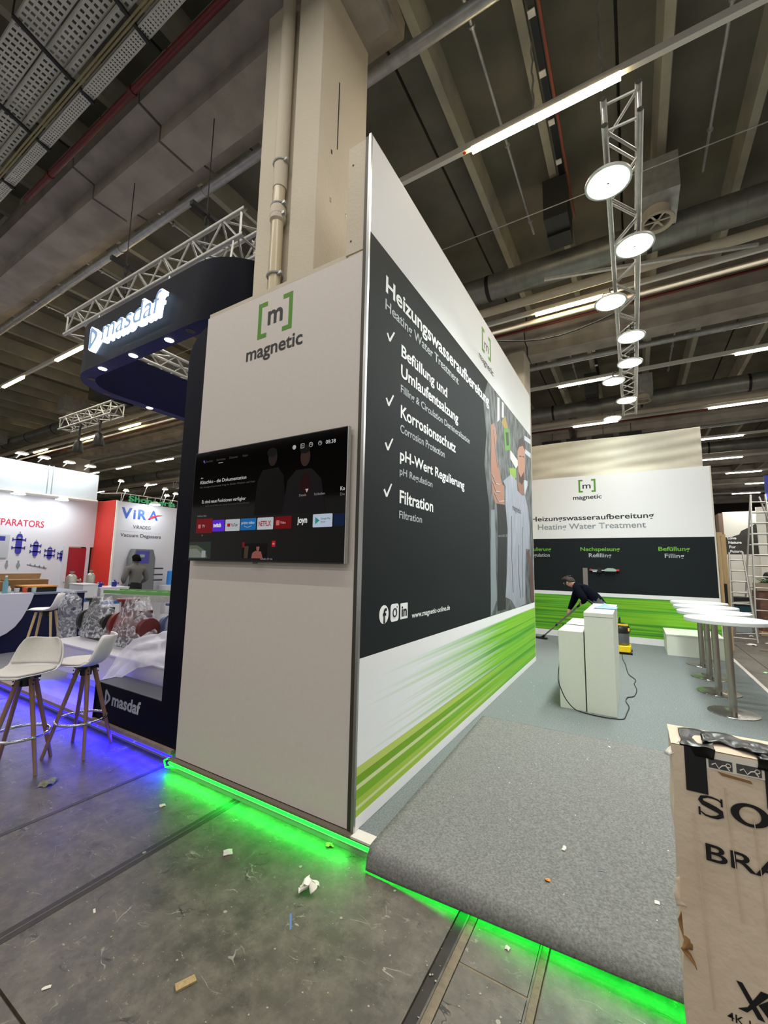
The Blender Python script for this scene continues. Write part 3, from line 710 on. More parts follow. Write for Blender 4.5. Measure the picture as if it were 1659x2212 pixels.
# photograph printed on the far half: background, pipes and the man with the raised arm
mb = MB(); mb.prism([(2.83, 1.076), (LW, 1.064), (LW, 4.02), (2.80, 4.02), (2.60, 3.72), (2.72, 3.3), (2.62, 2.9), (2.80, 2.4)], 'x', .001, .0013); obj('photo_print', mb, M_photo, t, smooth=False)
PH_ = dict(
 pipe1=([(3.24,3.97),(3.35,4.0),(3.33,3.68),(3.22,3.61)], (206,212,214)), pipe2=([(3.47,3.99),(3.57,4.0),(3.56,3.78),(3.45,3.75)], (210,216,216)),
 pipev=([(2.88,2.37),(3.03,2.39),(3.08,1.25),(2.85,1.09),(2.81,1.08)], (120,128,134)), leg=([(3.15,2.05),(3.62,2.08),(3.5,1.1),(3.1,1.11)], (24,27,30)),
 bag=([(3.14,2.48),(3.68,2.53),(3.65,2.12),(3.17,2.07)], (22,24,26)), shelf=([(4.89,3.89),(5.38,3.95),(5.38,3.86),(4.88,3.81)], (190,196,204)),
 shelf2=([(4.91,3.66),(5.37,3.69),(5.36,3.6),(4.9,3.58)], (176,184,194)), ring=([(4.76,3.1),(5.05,3.13),(5.04,3.05),(4.8,2.84)], (170,178,184)),
 canister=([(3.81,3.1),(4.23,3.18),(4.22,3.04),(4.07,2.96),(3.87,2.94)], (120,150,60)), band=([(3.9,3.39),(4.47,3.32),(4.23,3.18),(3.89,3.26)], (196,210,190)),
 device_top=([(3.42,3.67),(3.64,3.84),(3.79,3.68),(3.55,3.63)], (150,124,60)), device=([(3.55,3.63),(3.86,3.7),(3.9,3.39),(3.59,3.31)], (84,134,46)), device_window=([(3.64,3.59),(3.8,3.63),(3.82,3.44),(3.68,3.4)], (34,50,34)),
 arm_down=([(4.86,1.92),(5.05,1.94),(5.25,1.73),(5.36,1.08),(5.13,1.08),(5.05,1.54)], (92,62,54)),
 arm_up=([(2.9,3.47),(3.06,3.55),(3.18,3.41),(3.12,3.18),(3.24,3.01),(3.37,2.83),(3.40,2.79),(3.5,2.78),(3.52,2.52),(3.06,2.48),(2.94,2.58),(2.9,2.83),(2.9,2.98),(2.92,3.28)], (150,106,88)),
 neck=([(4.44,2.99),(4.77,3.08),(4.72,2.85),(4.45,2.80),(4.28,2.98)], (130,90,74)),
 face=([(4.35,3.32),(4.37,3.49),(4.5,3.63),(4.75,3.73),(4.9,3.62),(4.88,3.32),(4.77,3.08),(4.6,2.98),(4.4,3.02)], (160,116,98)),
 hair=([(4.33,3.48),(4.46,3.7),(4.71,3.81),(4.93,3.74),(4.92,3.62),(4.74,3.67),(4.49,3.59)], (48,36,30)), beard=([(4.38,3.16),(4.55,3.10),(4.78,3.24),(4.77,3.08),(4.6,2.98),(4.43,3.01)], (60,44,36)),
 brow=([(4.47,3.44),(4.62,3.47),(4.62,3.45),(4.47,3.42)], (50,36,30)), brow2=([(4.70,3.49),(4.83,3.51),(4.83,3.49),(4.70,3.47)], (50,36,30)))
mb = MB(); cols = []
for i, (k, (pts, c)) in enumerate(PH_.items()):
    mb.cur = i; mb.prism(pts, 'x', .0014, .0016+.00008*i); cols.append(mat('photo_'+k, c, .6))
obj('photo_figure', mb, cols, t, smooth=False, fix=True)
mb = MB(); mb.prism([(3.49,1.26),(3.77,1.21),(4.05,1.07),(4.69,1.09),(4.7,1.55),(4.8,1.96),(5.08,1.96),(5.14,2.3),(5.0,2.68),(4.8,2.84),(4.6,2.81),(4.3,2.84),(4.24,2.99),(3.9,3.02),(3.46,2.84),(3.60,2.79),(3.56,2.54),(3.66,2.18),(3.62,1.71)], 'x', .0014, .0034)
obj('photo_shirt', mb, M_photo_shirt, t, smooth=False, fix=True)
for pts in ([(3.04, 3.45), (3.1, 3.2), (3.2, 2.98)], [(4.3, 2.0), (4.25, 1.6), (4.35, 1.2)], [(3.9, 2.4), (3.86, 1.8), (3.9, 1.3)], [(4.6, 2.3), (4.52, 1.7), (4.5, 1.2)], [(3.0, 2.62), (3.2, 2.52), (3.5, 2.57)], [(5.06,1.9),(5.0, 1.5),(5.1, 1.1)], [(2.93, 2.75), (3.1, 2.64), (3.3, 2.66)], [(2.92, 2.84), (3.1, 2.74), (3.28, 2.76)]):
    mb = MB(); mb.path([(.0036, a, b) for a, b in pts], .006, 4); obj('photo_line', mb, mat('photo_line_grey', (90, 94, 104), .6) if pts[0][0] > 3.5 else M_txt_g, t, smooth=False)
text(t, 'magnetic', 3.95, 2.50, .085, .55, 'x', .0036, M_txt_k, bold=.004)

# short return board at the near end, above the cubicle
mb = MB(); mb.box(-.205, -.05, .0, .014, 3.9, H-.01)
o = obj('end_board', mb, M_pillar, smooth=False); tag(o, 'narrow cream return board beside the top corner of the tall wall', 'board')
for z in (4.62, 4.0): mb = MB(); mb.tube((-.16, -.001, z), (-.16, -.004, z), .007, n=8); obj('screw', mb, M_black, o)

# white cubicle in front of the pillar, carrying the screen
WP, HP = 1.755, 3.9
t = thing('screen_cubicle', 'white front panel with green bracket logo on which the black screen hangs', 'wall', (-.9, .01, GZ))
mb = MB(); mb.box(-WP, -.05, .0, .016, GZ+.004, HP-.022); obj('front_board', mb, M_panel, t, smooth=False, bevel=.002)
mb = MB(); mb.box(-WP+.02, -.20, .002, .05, HP-.020, HP+.012); obj('top_batten', mb, M_pillar, t, smooth=False)
mb = MB(); mb.box(-WP, -.05, .004, .02, GZ, GZ+.005); obj('bottom_edge', mb, M_gasket, t, smooth=False)
logo_brackets(t, 'y', .0, -1.087, -.708, 3.49, 3.802, .038, .102, M_green)
text(t, 'm', -.975, 3.59, .165, .165, 'y', -.0005, M_txt_k, bold=.022, name='logo_letter')
text(t, 'magnetic', -1.207, 3.330, .112, .62, 'y', -.0005, M_txt_k, bold=.018)
mb = MB(); mb.box(-WP, -WP+.016, .016, 2.2, GZ, HP-.022); obj('side_board', mb, M_panel, t, smooth=False)
mb = MB(); mb.box(-WP, -.03, 2.2, 2.216, GZ, HP-.022); obj('rear_board', mb, M_panel, t, smooth=False)

# the screen
TY = -.052
t = thing('television', 'large black wall-mounted screen showing an app menu, on the white panel', 'television', (-.9, -.03, 2.13))
mb = MB(); mb.box(-1.712, -.092, TY+.002, -.018, 1.672, 2.590); obj('housing', mb, M_black, t, smooth=False, bevel=.003)
mb = MB(); mb.box(-1.2, -.6, -.018, 0, 1.9, 2.3); obj('wall_bracket', mb, M_darkbox, t, smooth=False)
M_scr = mat('screen_glass', (7, 6, 6), .07, spec=.18)
mb = MB(); mb.box(-1.704, -.100, TY, TY+.002, 1.682, 2.582); obj('screen', mb, M_scr, t, smooth=False)
mb = MB(); mb.box(-.095, -.090, TY-.002, TY+.03, 1.672, 2.59); obj('metal_edge', mb, M_alu_dull, t, smooth=False)
def em(name, c, s=.55): return mat(name, (4, 4, 4), .3, emit=s*1.15, ecol=c, spec=.1)
def S(body, u, b, cap, wd, c, s=.6, bold=.0, y=TY, **k): return text(t, body, u, b, cap, wd, 'y', y-.0006, em('screen_%d_%d_%d_%d' % (*c, int(s*100)), c, s), bold=bold, depth=.0012, name='screen_text', **k)
W_ = (225, 225, 225); G_ = (96, 92, 90)
S('08:38', -.28, 2.487, .026, .085, W_)
for i, (u, kind) in enumerate(((-.587, 'i'), (-.508, 's'), (-.430, 'c'), (-.348, 'h'))):
    mb = MB(); cx, cz = u+.017, 2.501
    if kind == 'i': mb.lathe((cx, TY-.001, cz), [(.017, 0), (.017, .001)], 20, 'y')
    elif kind == 's':
        for b in ((-.017, .017, .013, .017), (-.017, .017, -.017, -.013), (-.017, -.013, -.017, .017), (.013, .017, -.017, .017), (-.01, .008, -.002, .002)): mb.box(cx+b[0], cx+b[1], TY-.002, TY-.001, cz+b[2], cz+b[3])
    else:
        n = 20 if kind == 'c' else 6
        mb.path([(cx+.016*math.cos(a), TY-.001, cz+.016*math.sin(a)) for a in [j*2*PI/n for j in range(n)]], .002, 4, True)
        mb.box(cx-.002, cx+.002, TY-.002, TY-.001, cz-.001, cz+.010); mb.box(cx-.002, cx+.007, TY-.002, TY-.001, cz-.002, cz+.001)
    obj('screen_icon', mb, em('screen_icon_glow', (200, 200, 200), .5), t, smooth=False)
mb = MB(); mb.lathe((-1.59, TY-.001, 2.508), [(.009, 0), (.009, .001)], 12, 'y'); mb.lathe((-1.578, TY-.001, 2.496), [(.005, 0), (.005, .001)], 12, 'y'); obj('screen_icon', mb, em('screen_icon_violet', (120, 110, 210), .5), t, smooth=False)
for s_, u, wd in (('Suchen', -1.563, .089), ('Startseite', -1.427, .110), ('Discover', -1.269, .104), ('Apps', -1.115, .062)): S(s_, u, 2.494, .018, wd, G_, .35)
mb = MB(); mb.box(-1.40, -1.345, TY-.002, TY-.001, 2.472, 2.476); obj('screen_underline', mb, em('screen_icon_glow', (200, 200, 200), .5), t, smooth=False)
S('←', -1.613, 2.356, .016, .03, W_)
S('Klitschko - die Dokumentation', -1.616, 2.313, .028, .561, W_)
S('Der bewegend spannende Weg der Brüder Wladimir und Vitali', -1.615, 2.278, .014, .657, (120, 112, 110), .35)
S('Es sind neue Funktionen verfügbar', -1.577, 2.147, .027, .53, W_)
S('Jetzt aktualisieren, jetzt benutzerfreundlicher', -1.53, 2.117, .014, .53, (110, 104, 102), .3)
S('Details', -.502, 2.136, .016, .066, (190, 180, 180), .4); S('Schließen', -.365, 2.136, .016, .093, (190, 180, 180), .4)
mb = MB(); mb.prism([(-.447, 2.186), (-.418, 2.186), (-.4325, 2.160)], 'y', TY-.002, TY-.001); obj('screen_icon', mb, em('screen_icon_glow', (200, 200, 200), .5), t, smooth=False)
S('Ko', -.142, 2.154, .026, .036, W_, bold=.01); S('Die', -.142, 2.120, .018, .036, (160, 156, 154), .4)
S('Lieblings-Apps', -1.625, 2.036, .014, .12, (170, 166, 164), .4)
tiles = [(-1.627, -1.42, (124, 14, 24), 1.899, 2.018), (-1.418, -1.277, (98, 44, 226), 1.909, 2.002), (-1.265, -1.097, (200, 204, 210), 1.909, 2.001), (-1.087, -.920, (24, 112, 182), 1.912, 2.001), (-.905, -.741, (202, 206, 212), 1.912, 2.001), (-.726, -.563, (120, 6, 10), 1.913, 2.002), (-.367, -.201, (200, 216, 234), 1.915, 2.004), (-.187, -.101, (14, 34, 66), 1.917, 2.001)]
for a, b, c, z0, z1 in tiles:
    mb = MB(); mb.prism(rrect((a+b)/2, (z0+z1)/2, (b-a)/2, (z1-z0)/2, .006, 3), 'y', TY-.0022, TY-.0005); obj('app_tile', mb, em('tile_%d_%d_%d' % c, c, .55), t, smooth=False, fix=True)
T2 = TY-.0022
S('TV', -1.548, 1.945, .022, .032, W_, y=T2)
mb = MB(); mb.prism(rrect(-1.585, 1.955, .016, .016, .004), 'y', T2-.001, T2); obj('screen_icon', mb, em('screen_icon_pink', (220, 120, 120), .5), t, smooth=False, fix=True)
S('twitch', -1.408, 1.945, .030, .095, W_, .7, bold=.05, y=T2)
S('YouTube', -1.192, 1.944, .024, .072, (40, 40, 40), .0, bold=.015, y=T2)
mb = MB(); mb.prism(rrect(-1.222, 1.956, .017, .013, .004), 'y', T2-.001, T2); obj('screen_icon', mb, em('screen_icon_red', (200, 20, 24), .5), t, smooth=False, fix=True)
S('prime video', -1.075, 1.958, .022, .142, W_, y=T2)
mb = MB(); mb.path([(-1.045+.08*i/6, T2-.001, 1.944-.010*math.sin(PI*i/6)) for i in range(7)], .002, 4); obj('screen_icon', mb, em('screen_icon_glow', (200, 200, 200), .5), t, smooth=False)
S('NETFLIX', -.888, 1.938, .036, .128, (186, 16, 28), .4, bold=.02, y=T2)
mb = MB(); mb.prism(rrect(-.694, 1.957, .016, .018, .005), 'y', T2-.001, T2); obj('screen_icon', mb, em('screen_icon_pink', (220, 120, 120), .5), t, smooth=False, fix=True)
S('Video', -.668, 1.949, .018, .052, (230, 200, 200), .5, y=T2)
S('joyn', -.508, 1.949, .042, .09, W_, .7, bold=.03)
mb = MB(); mb.prism([(-.345, 1.936), (-.345, 1.984), (-.308, 1.960)], 'y', T2-.001, T2); obj('screen_icon', mb, em('screen_icon_teal', (40, 160, 150), .5), t, smooth=False, fix=True)
S('Google Play', -.296, 1.966, .013, .082, (90, 96, 110), .0, y=T2); S('Store', -.296, 1.944, .013, .036, (90, 96, 110), .0, y=T2)
S('TV', -1.553, 1.872, .014, .02, (180, 180, 180), .4)
# pictures on the screen, dim
def poly(name, layers):
    mb = MB(); ms = []
    for i, (pts, c, s_) in enumerate(layers):
        mb.cur = i; mb.prism(pts, 'y', TY-.0008-.00012*(i+1), TY-.0003); ms.append(em('scr_%d_%d_%d' % c, c, s_))
    obj(name, mb, ms, t, smooth=False, fix=True)
def ell(cx, cz, a, b, n=16): return [(cx+a*math.cos(j*2*PI/n), cz+b*math.sin(j*2*PI/n)) for j in range(n)]
poly('screen_picture', [([(-.95, 2.02), (-.93, 2.28), (-.88, 2.36), (-.72, 2.37), (-.66, 2.30), (-.62, 2.02)], (26, 20, 19), .16), (ell(-.78, 2.45, .045, .065), (70, 52, 46), .16), (ell(-.79, 2.49, .05, .035), (20, 15, 14), .1),
                        ([(-.66, 2.02), (-.62, 2.26), (-.54, 2.33), (-.40, 2.33), (-.31, 2.25), (-.26, 2.02)], (44, 38, 40), .16), (ell(-.46, 2.42, .045, .07), (104, 72, 60), .16), (ell(-.465, 2.475, .05, .032), (22, 17, 16), .1), ([(-.50, 2.20), (-.47, 2.30), (-.43, 2.30), (-.40, 2.18), (-.45, 2.13)], (74, 14, 20), .16)])
poly('thumbnail', [([(-1.702, 1.688), (-1.42, 1.691), (-1.424, 1.828), (-1.702, 1.828)], (58, 66, 58), .4), ([(-1.70, 1.80), (-1.60, 1.80), (-1.50, 1.76), (-1.46, 1.70), (-1.70, 1.695)], (110, 124, 96), .4), ([(-1.70, 1.77), (-1.60, 1.77), (-1.53, 1.73), (-1.51, 1.70), (-1.70, 1.70)], (150, 156, 142), .4), ([(-1.535, 1.70), (-1.485, 1.70), (-1.485, 1.755), (-1.535, 1.755)], (190, 196, 196), .4)])
poly('thumbnail', [([(-1.055, 1.70), (-.79, 1.70), (-.79, 1.81), (-1.055, 1.81)], (16, 12, 11), .2), ([(-1.03, 1.70), (-.99, 1.70), (-.985, 1.79), (-1.03, 1.79)], (96, 80, 58), .3), ([(-.95, 1.70), (-.94, 1.74), (-.91, 1.755), (-.85, 1.75), (-.83, 1.70)], (176, 104, 92), .4), (ell(-.885, 1.775, .016, .024), (170, 112, 96), .4), (ell(-.885, 1.795, .018, .010), (30, 22, 20), .1), ([(-1.055, 1.78), (-1.03, 1.78), (-1.03, 1.82), (-1.055, 1.82)], (150, 20, 30), .4)])
poly('thumbnail', [([(-.745, 1.784), (-.709, 1.784), (-.709, 1.828), (-.745, 1.828)], (196, 20, 40), .5)])
S('KANAL IST DA', -.85, 1.690, .012, .12, (190, 190, 190), .4); S('HD', -.738, 1.80, .012, .022, (240, 220, 220), .5)
mb = MB(); mb.box(-.93, -.88, TY-.004, TY, 1.660, 1.672); obj('status_light', mb, M_darkbox, t, smooth=False)

# back wall of the stand
YB = 8.36
t = thing('stand_back_wall', 'white, black and green back wall of the stand with green bracket logo', 'wall', (1.2, YB, GZ))
mb = MB(); mb.box(-1.3, 2.945, YB, YB+.06, GZ, 3.80); obj('board', mb, M_white, t, smooth=False)
for a, b, m in ((1.12, 2.342, M_banner_dark), (2.342, 3.797, M_banner_white), (.225, 1.04, M_band_back), (GZ, .225, M_banner_white), (1.04, 1.12, M_banner_white)):
    mb = MB(); mb.box(-1.3, 2.925, YB-.002, YB, a, b); obj('print', mb, m, t, smooth=False)
mb = MB(); mb.box(2.925, 2.95, YB-.004, YB+.06, GZ, 3.80); obj('edge_profile', mb, M_carpet_trim, t, smooth=False)
def Yt(body, u, b, cap, wd, m, bold=.012, **k): return text(t, body, u, b, cap, wd, 'y', YB-.002, m, bold=bold, depth=.0015, **k)
Yt('Heizungswasseraufbereitung', -.615, 2.768, .112, 2.54, M_txt_k, .014)
Yt('Heating Water Treatment', -.46, 2.562, .125, 2.23, M_txt_dg, .014)
Yt('pH-Regulierung', -.95, 2.052, .083, .775, M_green2, .014); Yt('pH Regulation', -.85, 1.912, .083, .645, M_txt_g, .014)
Yt('Nachspeisung', .463, 2.052, .083, .79, M_green2, .014); Yt('Refilling', .632, 1.912, .083, .453, M_txt_g, .014)
Yt('Befüllung', 1.968, 2.056, .083, .54, M_green2, .014); Yt('Filling', 2.072, 1.912, .083, .334, M_txt_g, .014)
logo_brackets(t, 'y', YB-.002, .472, .832, 3.41, 3.712, .038, .09, M_green)
text(t, 'm', .557, 3.498, .135, .172, 'y', YB-.002, M_txt_k, name='logo_letter')
text(t, 'magnetic', .347, 3.25, .095, .60, 'y', YB-.002, M_txt_k, bold=.018)
# product panel and slim metal strip on the back wall
t2 = thing('wall_sample', 'small lit white and red device mounted low on the black back wall', 'device', (.93, YB-.06, 1.6))
mb = MB(); mb.box(.64, 1.22, YB-.05, YB-.004, 1.612, 1.628); mb.box(.70, .78, YB-.05, YB-.004, 1.58, 1.60); obj('shelf', mb, em('device_white', (235, 240, 236), .6), t2, smooth=False)
mb = MB(); mb.prism([(.94, 1.60), (1.16, 1.60), (1.16, 1.65), (1.10, 1.67), (1.0, 1.67), (.94, 1.64)], 'y', YB-.08, YB-.004); obj('body', mb, em('device_pale_green', (200, 226, 204), .5), t2, smooth=False, fix=True)
mb = MB(); mb.box(1.17, 1.225, YB-.06, YB-.004, 1.61, 1.65); mb.box(.645, .68, YB-.06, YB-.004, 1.61, 1.65); obj('connector', mb, M_logo_red, t2, smooth=False)
mb = MB(); mb.box(.80, .88, YB-.07, YB-.004, 1.57, 1.68); obj('valve', mb, M_black, t2, smooth=False)
mb = MB(); mb.box(.497, .594, YB-.02, YB-.002, 1.265, 1.665); tag(obj('metal_strip', mb, mat('satin_strip', (140, 136, 128), .4, .4), smooth=False), 'upright satin metal plate on the black back wall behind the man', 'plate')
# wooden frame end and cloth wall behind
t = thing('wooden_frame', 'pale timber frame standing behind the edge of the back wall', 'frame', (3.1, 8.9, 0))
for a, b, c, d, z0, z1 in ((3.0, 3.05, 8.62, 8.70, 0, 2.45), (3.16, 3.24, 9.3, 9.4, 0, 2.45)): mb = MB(); mb.box(a, b, c, d, z0, z1); obj('stud', mb, M_wood_pale, t, smooth=False)
mb = MB(); mb.box(3.06, 3.10, 8.70, 9.3, 2.37, 2.45); obj('crosspiece', mb, M_wood_pale, t, smooth=False)
mb = MB(); mb.box(3.05, 3.12, 8.74, 9.28, .9, 1.4); obj('dark_tape', mb, M_black, t, smooth=False)
YC = 8.95
def cloth(u, v):
    x = -1.2+4.10*u; z = 3.2+(4.81-3.2)*v
    s = .02*math.sin(9*v+3*u)+.018*math.sin(24*(v+.35*u)+2*math.sin(3*u))*(1-abs(2*v-1))+.012*math.sin(40*(v-.25*u))
    return (x, YC+s, z+.015*math.sin(6*u)*(v))
mb = MB(); mb.grid(cloth, 60, 60)
tag(obj('cloth_wall', mb, mat('ivory_cloth', (214, 208, 192), .85, var=.05, vscale=6, bump=.2, bscale=20), solid=.01), 'creased ivory cloth covering a taller wall behind the back wall', 'wall')

# plinths
def plinth(name, label, x0, x1, y0, y1, z1, lid):
    t = thing(name, label, 'plinth', ((x0+x1)/2, (y0+y1)/2, GZ))
    mm = mat('plinth_white', (220, 224, 212), .5, var=.02, vscale=20)
    mb = MB(); mb.box(x0, x1, y0, y1, GZ, z1-(lid if lid else 0)-.002); obj('body', mb, mm, t, smooth=False, bevel=.003)
    if lid: mb = MB(); mb.box(x0-.002, x1+.002, y0-.002, y1+.002, z1-lid, z1); obj('lid', mb, mm, t, smooth=False, bevel=.003)
    return t
plinth('plinth', 'taller white plinth with the blue cloth on top', .985, 1.275, 3.09, 4.46, 1.175, .045)
plinth('plinth', 'shorter white plinth standing against the taller one', .705, .972, 3.11, 3.62, .95, 0)
plinth('plinth', 'low white plinth box standing directly behind the shorter plinth', .705, .972, 3.66, 4.50, .95, 0)
mb = MB()
def rag(u, v):
    x = 1.05+.24*u+.02*v; y = 3.62+.30*v; h = .05*math.exp(-((u-.45)**2+(v-.5)**2)/.06)
    return (x, y, 1.18+h+.006*math.sin(18*u)*math.sin(14*v)+.003)
mb.grid(rag, 16, 14); tag(obj('cleaning_cloth', mb, mat('blue_cloth', (128, 156, 200), .9, var=.2, vscale=30), solid=.004), 'crumpled light blue cleaning cloth on the taller plinth', 'cloth')
# black power cable round the plinths
pts = [(.97, 3.60, .962), (.84, 3.60, .962), (.712, 3.60, .962), (.692, 3.595, .93), (.69, 3.50, .7), (.688, 3.20, .5), (.70, 3.05, .40), (.73, 3.045, .30), (.78, 3.04, .20), (.86, 3.035, .12), (.95, 3.03, .10), (1.13, 3.0, .098), (1.26, 3.02, .098), (1.335, 3.07, .098), (1.36, 3.3, .098), (1.38, 3.54, .098), (1.345, 3.75, .098), (1.36, 3.94, .098), (1.43, 4.05, .098), (1.46, 4.4, .098), (1.43, 4.7, .098), (1.45, 4.94, .098), (1.36, 5.26, .098), (1.33, 5.6, .098), (1.31, 5.97, .098), (1.26, 6.4, .098), (1.24, 6.9, .11)]
sm = []
for i in range(len(pts)-1):
    p0, p1, p2, p3 = [Vector(pts[max(0, min(len(pts)-1, j))]) for j in (i-1, i, i+1, i+2)]
    for k in range(4):
        q = k/4; sm.append(.5*((2*p1)+(p2-p0)*q+(2*p0-5*p1+4*p2-p3)*q*q+(3*p1-p0-3*p2+p3)*q**3))
sm.append(Vector(pts[-1]))
mb = MB(); mb.path(sm, .0055, 6); tag(obj('power_cable', mb, M_cable), 'thin black power cable looping around the white plinths to the vacuum cleaner', 'cable')

# bar tables
def bar_table():
    t = thing('bar_table', 'x', 'table', (0, 0, 0), group='white round bar tables')
    mb = MB(); mb.lathe((0, 0, 0), [(.39, .990), (.40, .997), (.40, 1.030), (.395, 1.035)], 64); obj('tabletop', mb, mat('tabletop_white', (208, 214, 210), .4), t)
    mb = MB(); mb.tube((0, 0, .012), (0, 0, .992), .038, n=28); obj('column', mb, M_steel, t)
    mb = MB(); mb.lathe((0, 0, 0), [(.235, 0), (.236, .004), (.232, .008), (.06, .012), (.045, .016)], 56); obj('base_plate', mb, mat('polished_plate', (150, 150, 146), .16, .9), t)
    mb = MB(); mb.lathe((0, 0, 0), [(.10, .983), (.10, .991)], 24); obj('mounting_plate', mb, M_darkbox, t)
    return t
bt = bar_table()
for i, (x, y, lb) in enumerate(((2.385, 4.0, 'nearest white round bar table, its top cut by the picture edge'), (2.38, 4.90, 'second white round bar table from the front'), (2.40, 5.80, 'third white round bar table in the row'), (2.42, 6.75, 'farthest white round bar table, nearest the white bench'))):
    o = bt if i == 0 else copy_tree(bt); o.location = (x, y, GZ+.001); o['label'] = lb
# bench
t = thing('white_bench', 'low white box bench against the green band of the back wall', 'bench', (2.35, 7.8, GZ))
mb = MB(); mb.box(1.965, 2.82, 7.36, 8.33, GZ, .45); obj('body', mb, mat('plinth_white', (220, 224, 212), .5), t, smooth=False, bevel=.004)
mb = MB(); mb.box(1.96, 2.825, 7.355, 8.335, .45, .475); obj('seat_board', mb, MATS['plinth_white'], t, smooth=False, bevel=.003)

# vacuum cleaner
vx, vy = 1.22, 7.1
t = thing('vacuum_cleaner', 'yellow and black drum vacuum cleaner half hidden behind the taller plinth', 'vacuum cleaner', (vx, vy, GZ))
mb = MB(); mb.prism(rrect(vx, vy, .17, .19, .05), 'z', GZ+.04, GZ+.15); obj('base', mb, M_yellow, t, smooth=False, fix=True, bevel=.008)
for sx in (-1, 1):
    for sy in (-1, 1): mb = MB(); mb.tube((vx+sx*.17-.015, vy+sy*.16, GZ+.032), (vx+sx*.17+.02, vy+sy*.16, GZ+.032), .032, n=16); obj('caster', mb, M_black, t)
mb = MB(); mb.lathe((vx, vy, GZ), [(.13, .15), (.145, .17), (.15, .36), (.14, .38)], 28); obj('drum', mb, mat('vacuum_grey', (110, 114, 118), .35, .5), t)
mb = MB(); mb.lathe((vx, vy, GZ), [(.15, .37), (.17, .39), (.172, .46), (.14, .52), (.08, .55)], 28); obj('motor_head', mb, M_black, t)
mb = MB(); mb.path([(vx-.02, vy-.12, GZ+.48), (vx, vy-.1, GZ+.64), (vx+.0, vy+.1, GZ+.64), (vx, vy+.12, GZ+.48)], .014, 8); obj('handle', mb, M_black, t)
mb = MB(); mb.box(vx-.05, vx+.14, vy-.16, vy-.14, GZ+.52, GZ+.55); mb.box(vx+.13, vx+.16, vy-.12, vy+.1, GZ+.42, GZ+.47); obj('yellow_latch', mb, M_yellow, t, smooth=False)
noz = Vector((-.34, 7.78, .10)); top = Vector((.60, 6.98, .99)); d = (top-noz).normalized()
t = thing('suction_wand', 'long steel vacuum wand with black floor nozzle in the hands of the man', 'vacuum wand', (-.34, 7.78, GZ))
mb = MB(); mb.tube(noz+d*.12, noz+d*.60, .015, n=12); mb.tube(noz+d*.60, top-d*.15, .017, n=12); obj('steel_tube', mb, M_steel, t)
mb = MB(); mb.tube(noz+d*.58, noz+d*.64, .021, n=12); mb.tube(noz+d*.06, noz+d*.14, .024, n=12); obj('joint', mb, M_black, t)
mb = MB(); mb.tube(top-d*.17, top+d*.04, .021, n=12); obj('grip', mb, M_black, t)
mb = MB(); mb.prism([(-.50, 7.74), (-.22, 7.66), (-.20, 7.74), (-.30, 7.80), (-.46, 7.84)], 'z', GZ+.001, GZ+.035); mb.tube((-.34, 7.78, GZ+.03), noz+d*.08, .02, n=10); obj('nozzle', mb, M_black, t, smooth=False, fix=True)
hp = [top+d*.03, Vector((.72, 6.86, 1.04)), Vector((.95, 6.75, .85)), Vector((1.1, 6.8, .6)), Vector((1.15, 6.92, .42))]
sm = []
for i in range(len(hp)-1):
    p0, p1, p2, p3 = [hp[max(0, min(len(hp)-1, j))] for j in (i-1, i, i+1, i+2)]
    for k in range(6): q = k/6; sm.append(.5*((2*p1)+(p2-p0)*q+(2*p0-5*p1+4*p2-p3)*q*q+(3*p1-p0-3*p2+p3)*q**3))
mb = MB(); mb.path(sm, .019, 10); obj('hose', mb, M_black, t)

# ---------------------------------------------------------------- people
def skin_body(name, nodes, edges, root, mats, regions, parent, levels=2):
    """one continuous skinned surface; regions: list of (node names set, material index) by nearest node"""
    names = list(nodes); me = bpy.data.meshes.new(name)
    me.from_pydata([nodes[n][0] for n in names], [(names.index(a), names.index(b)) for a, b in edges], [])
    o = bpy.data.objects.new(name, me); COL.objects.link(o)
    md = o.modifiers.new('skin', 'SKIN'); md.use_smooth_shade = True; md.branch_smoothing = .4
    for i, n in enumerate(names):
        r = nodes[n][1]; sv = me.skin_vertices[0].data[i]
        sv.radius = r if isinstance(r, tuple) else (r, r); sv.use_root = (n == root)
    ss = o.modifiers.new('sub', 'SUBSURF'); ss.levels = levels
    bpy.context.view_layer.update()
    dg = bpy.context.evaluated_depsgraph_get()
    nm = bpy.data.meshes.new_from_object(o.evaluated_get(dg)); bpy.data.objects.remove(o)
    nm.name = name
    for m in mats: nm.materials.append(m)
    P = [(Vector(nodes[n][0]), regions.get(n, 0)) for n in names]
    E_ = [(Vector(nodes[a][0]), Vector(nodes[b][0]), regions.get(a, 0), regions.get(b, 0)) for a, b in edges]
    for p in nm.polygons:
        c = p.center; best = (9e9, 0)
        for a, b, ra, rb in E_:
            ab = b-a; q = max(0, min(1, (c-a).dot(ab)/max(ab.length_squared, 1e-9))); dd = (c-(a+ab*q)).length
            if dd < best[0]: best = (dd, ra if q < (.9 if (ra != rb and rb == 1) else .5) else rb)
        p.material_index = best[1]; p.use_smooth = True
    off = root_loc(parent)
    for v in nm.vertices: v.co -= off
    o2 = bpy.data.objects.new(name, nm); COL.objects.link(o2); o2.parent = parent
    return o2
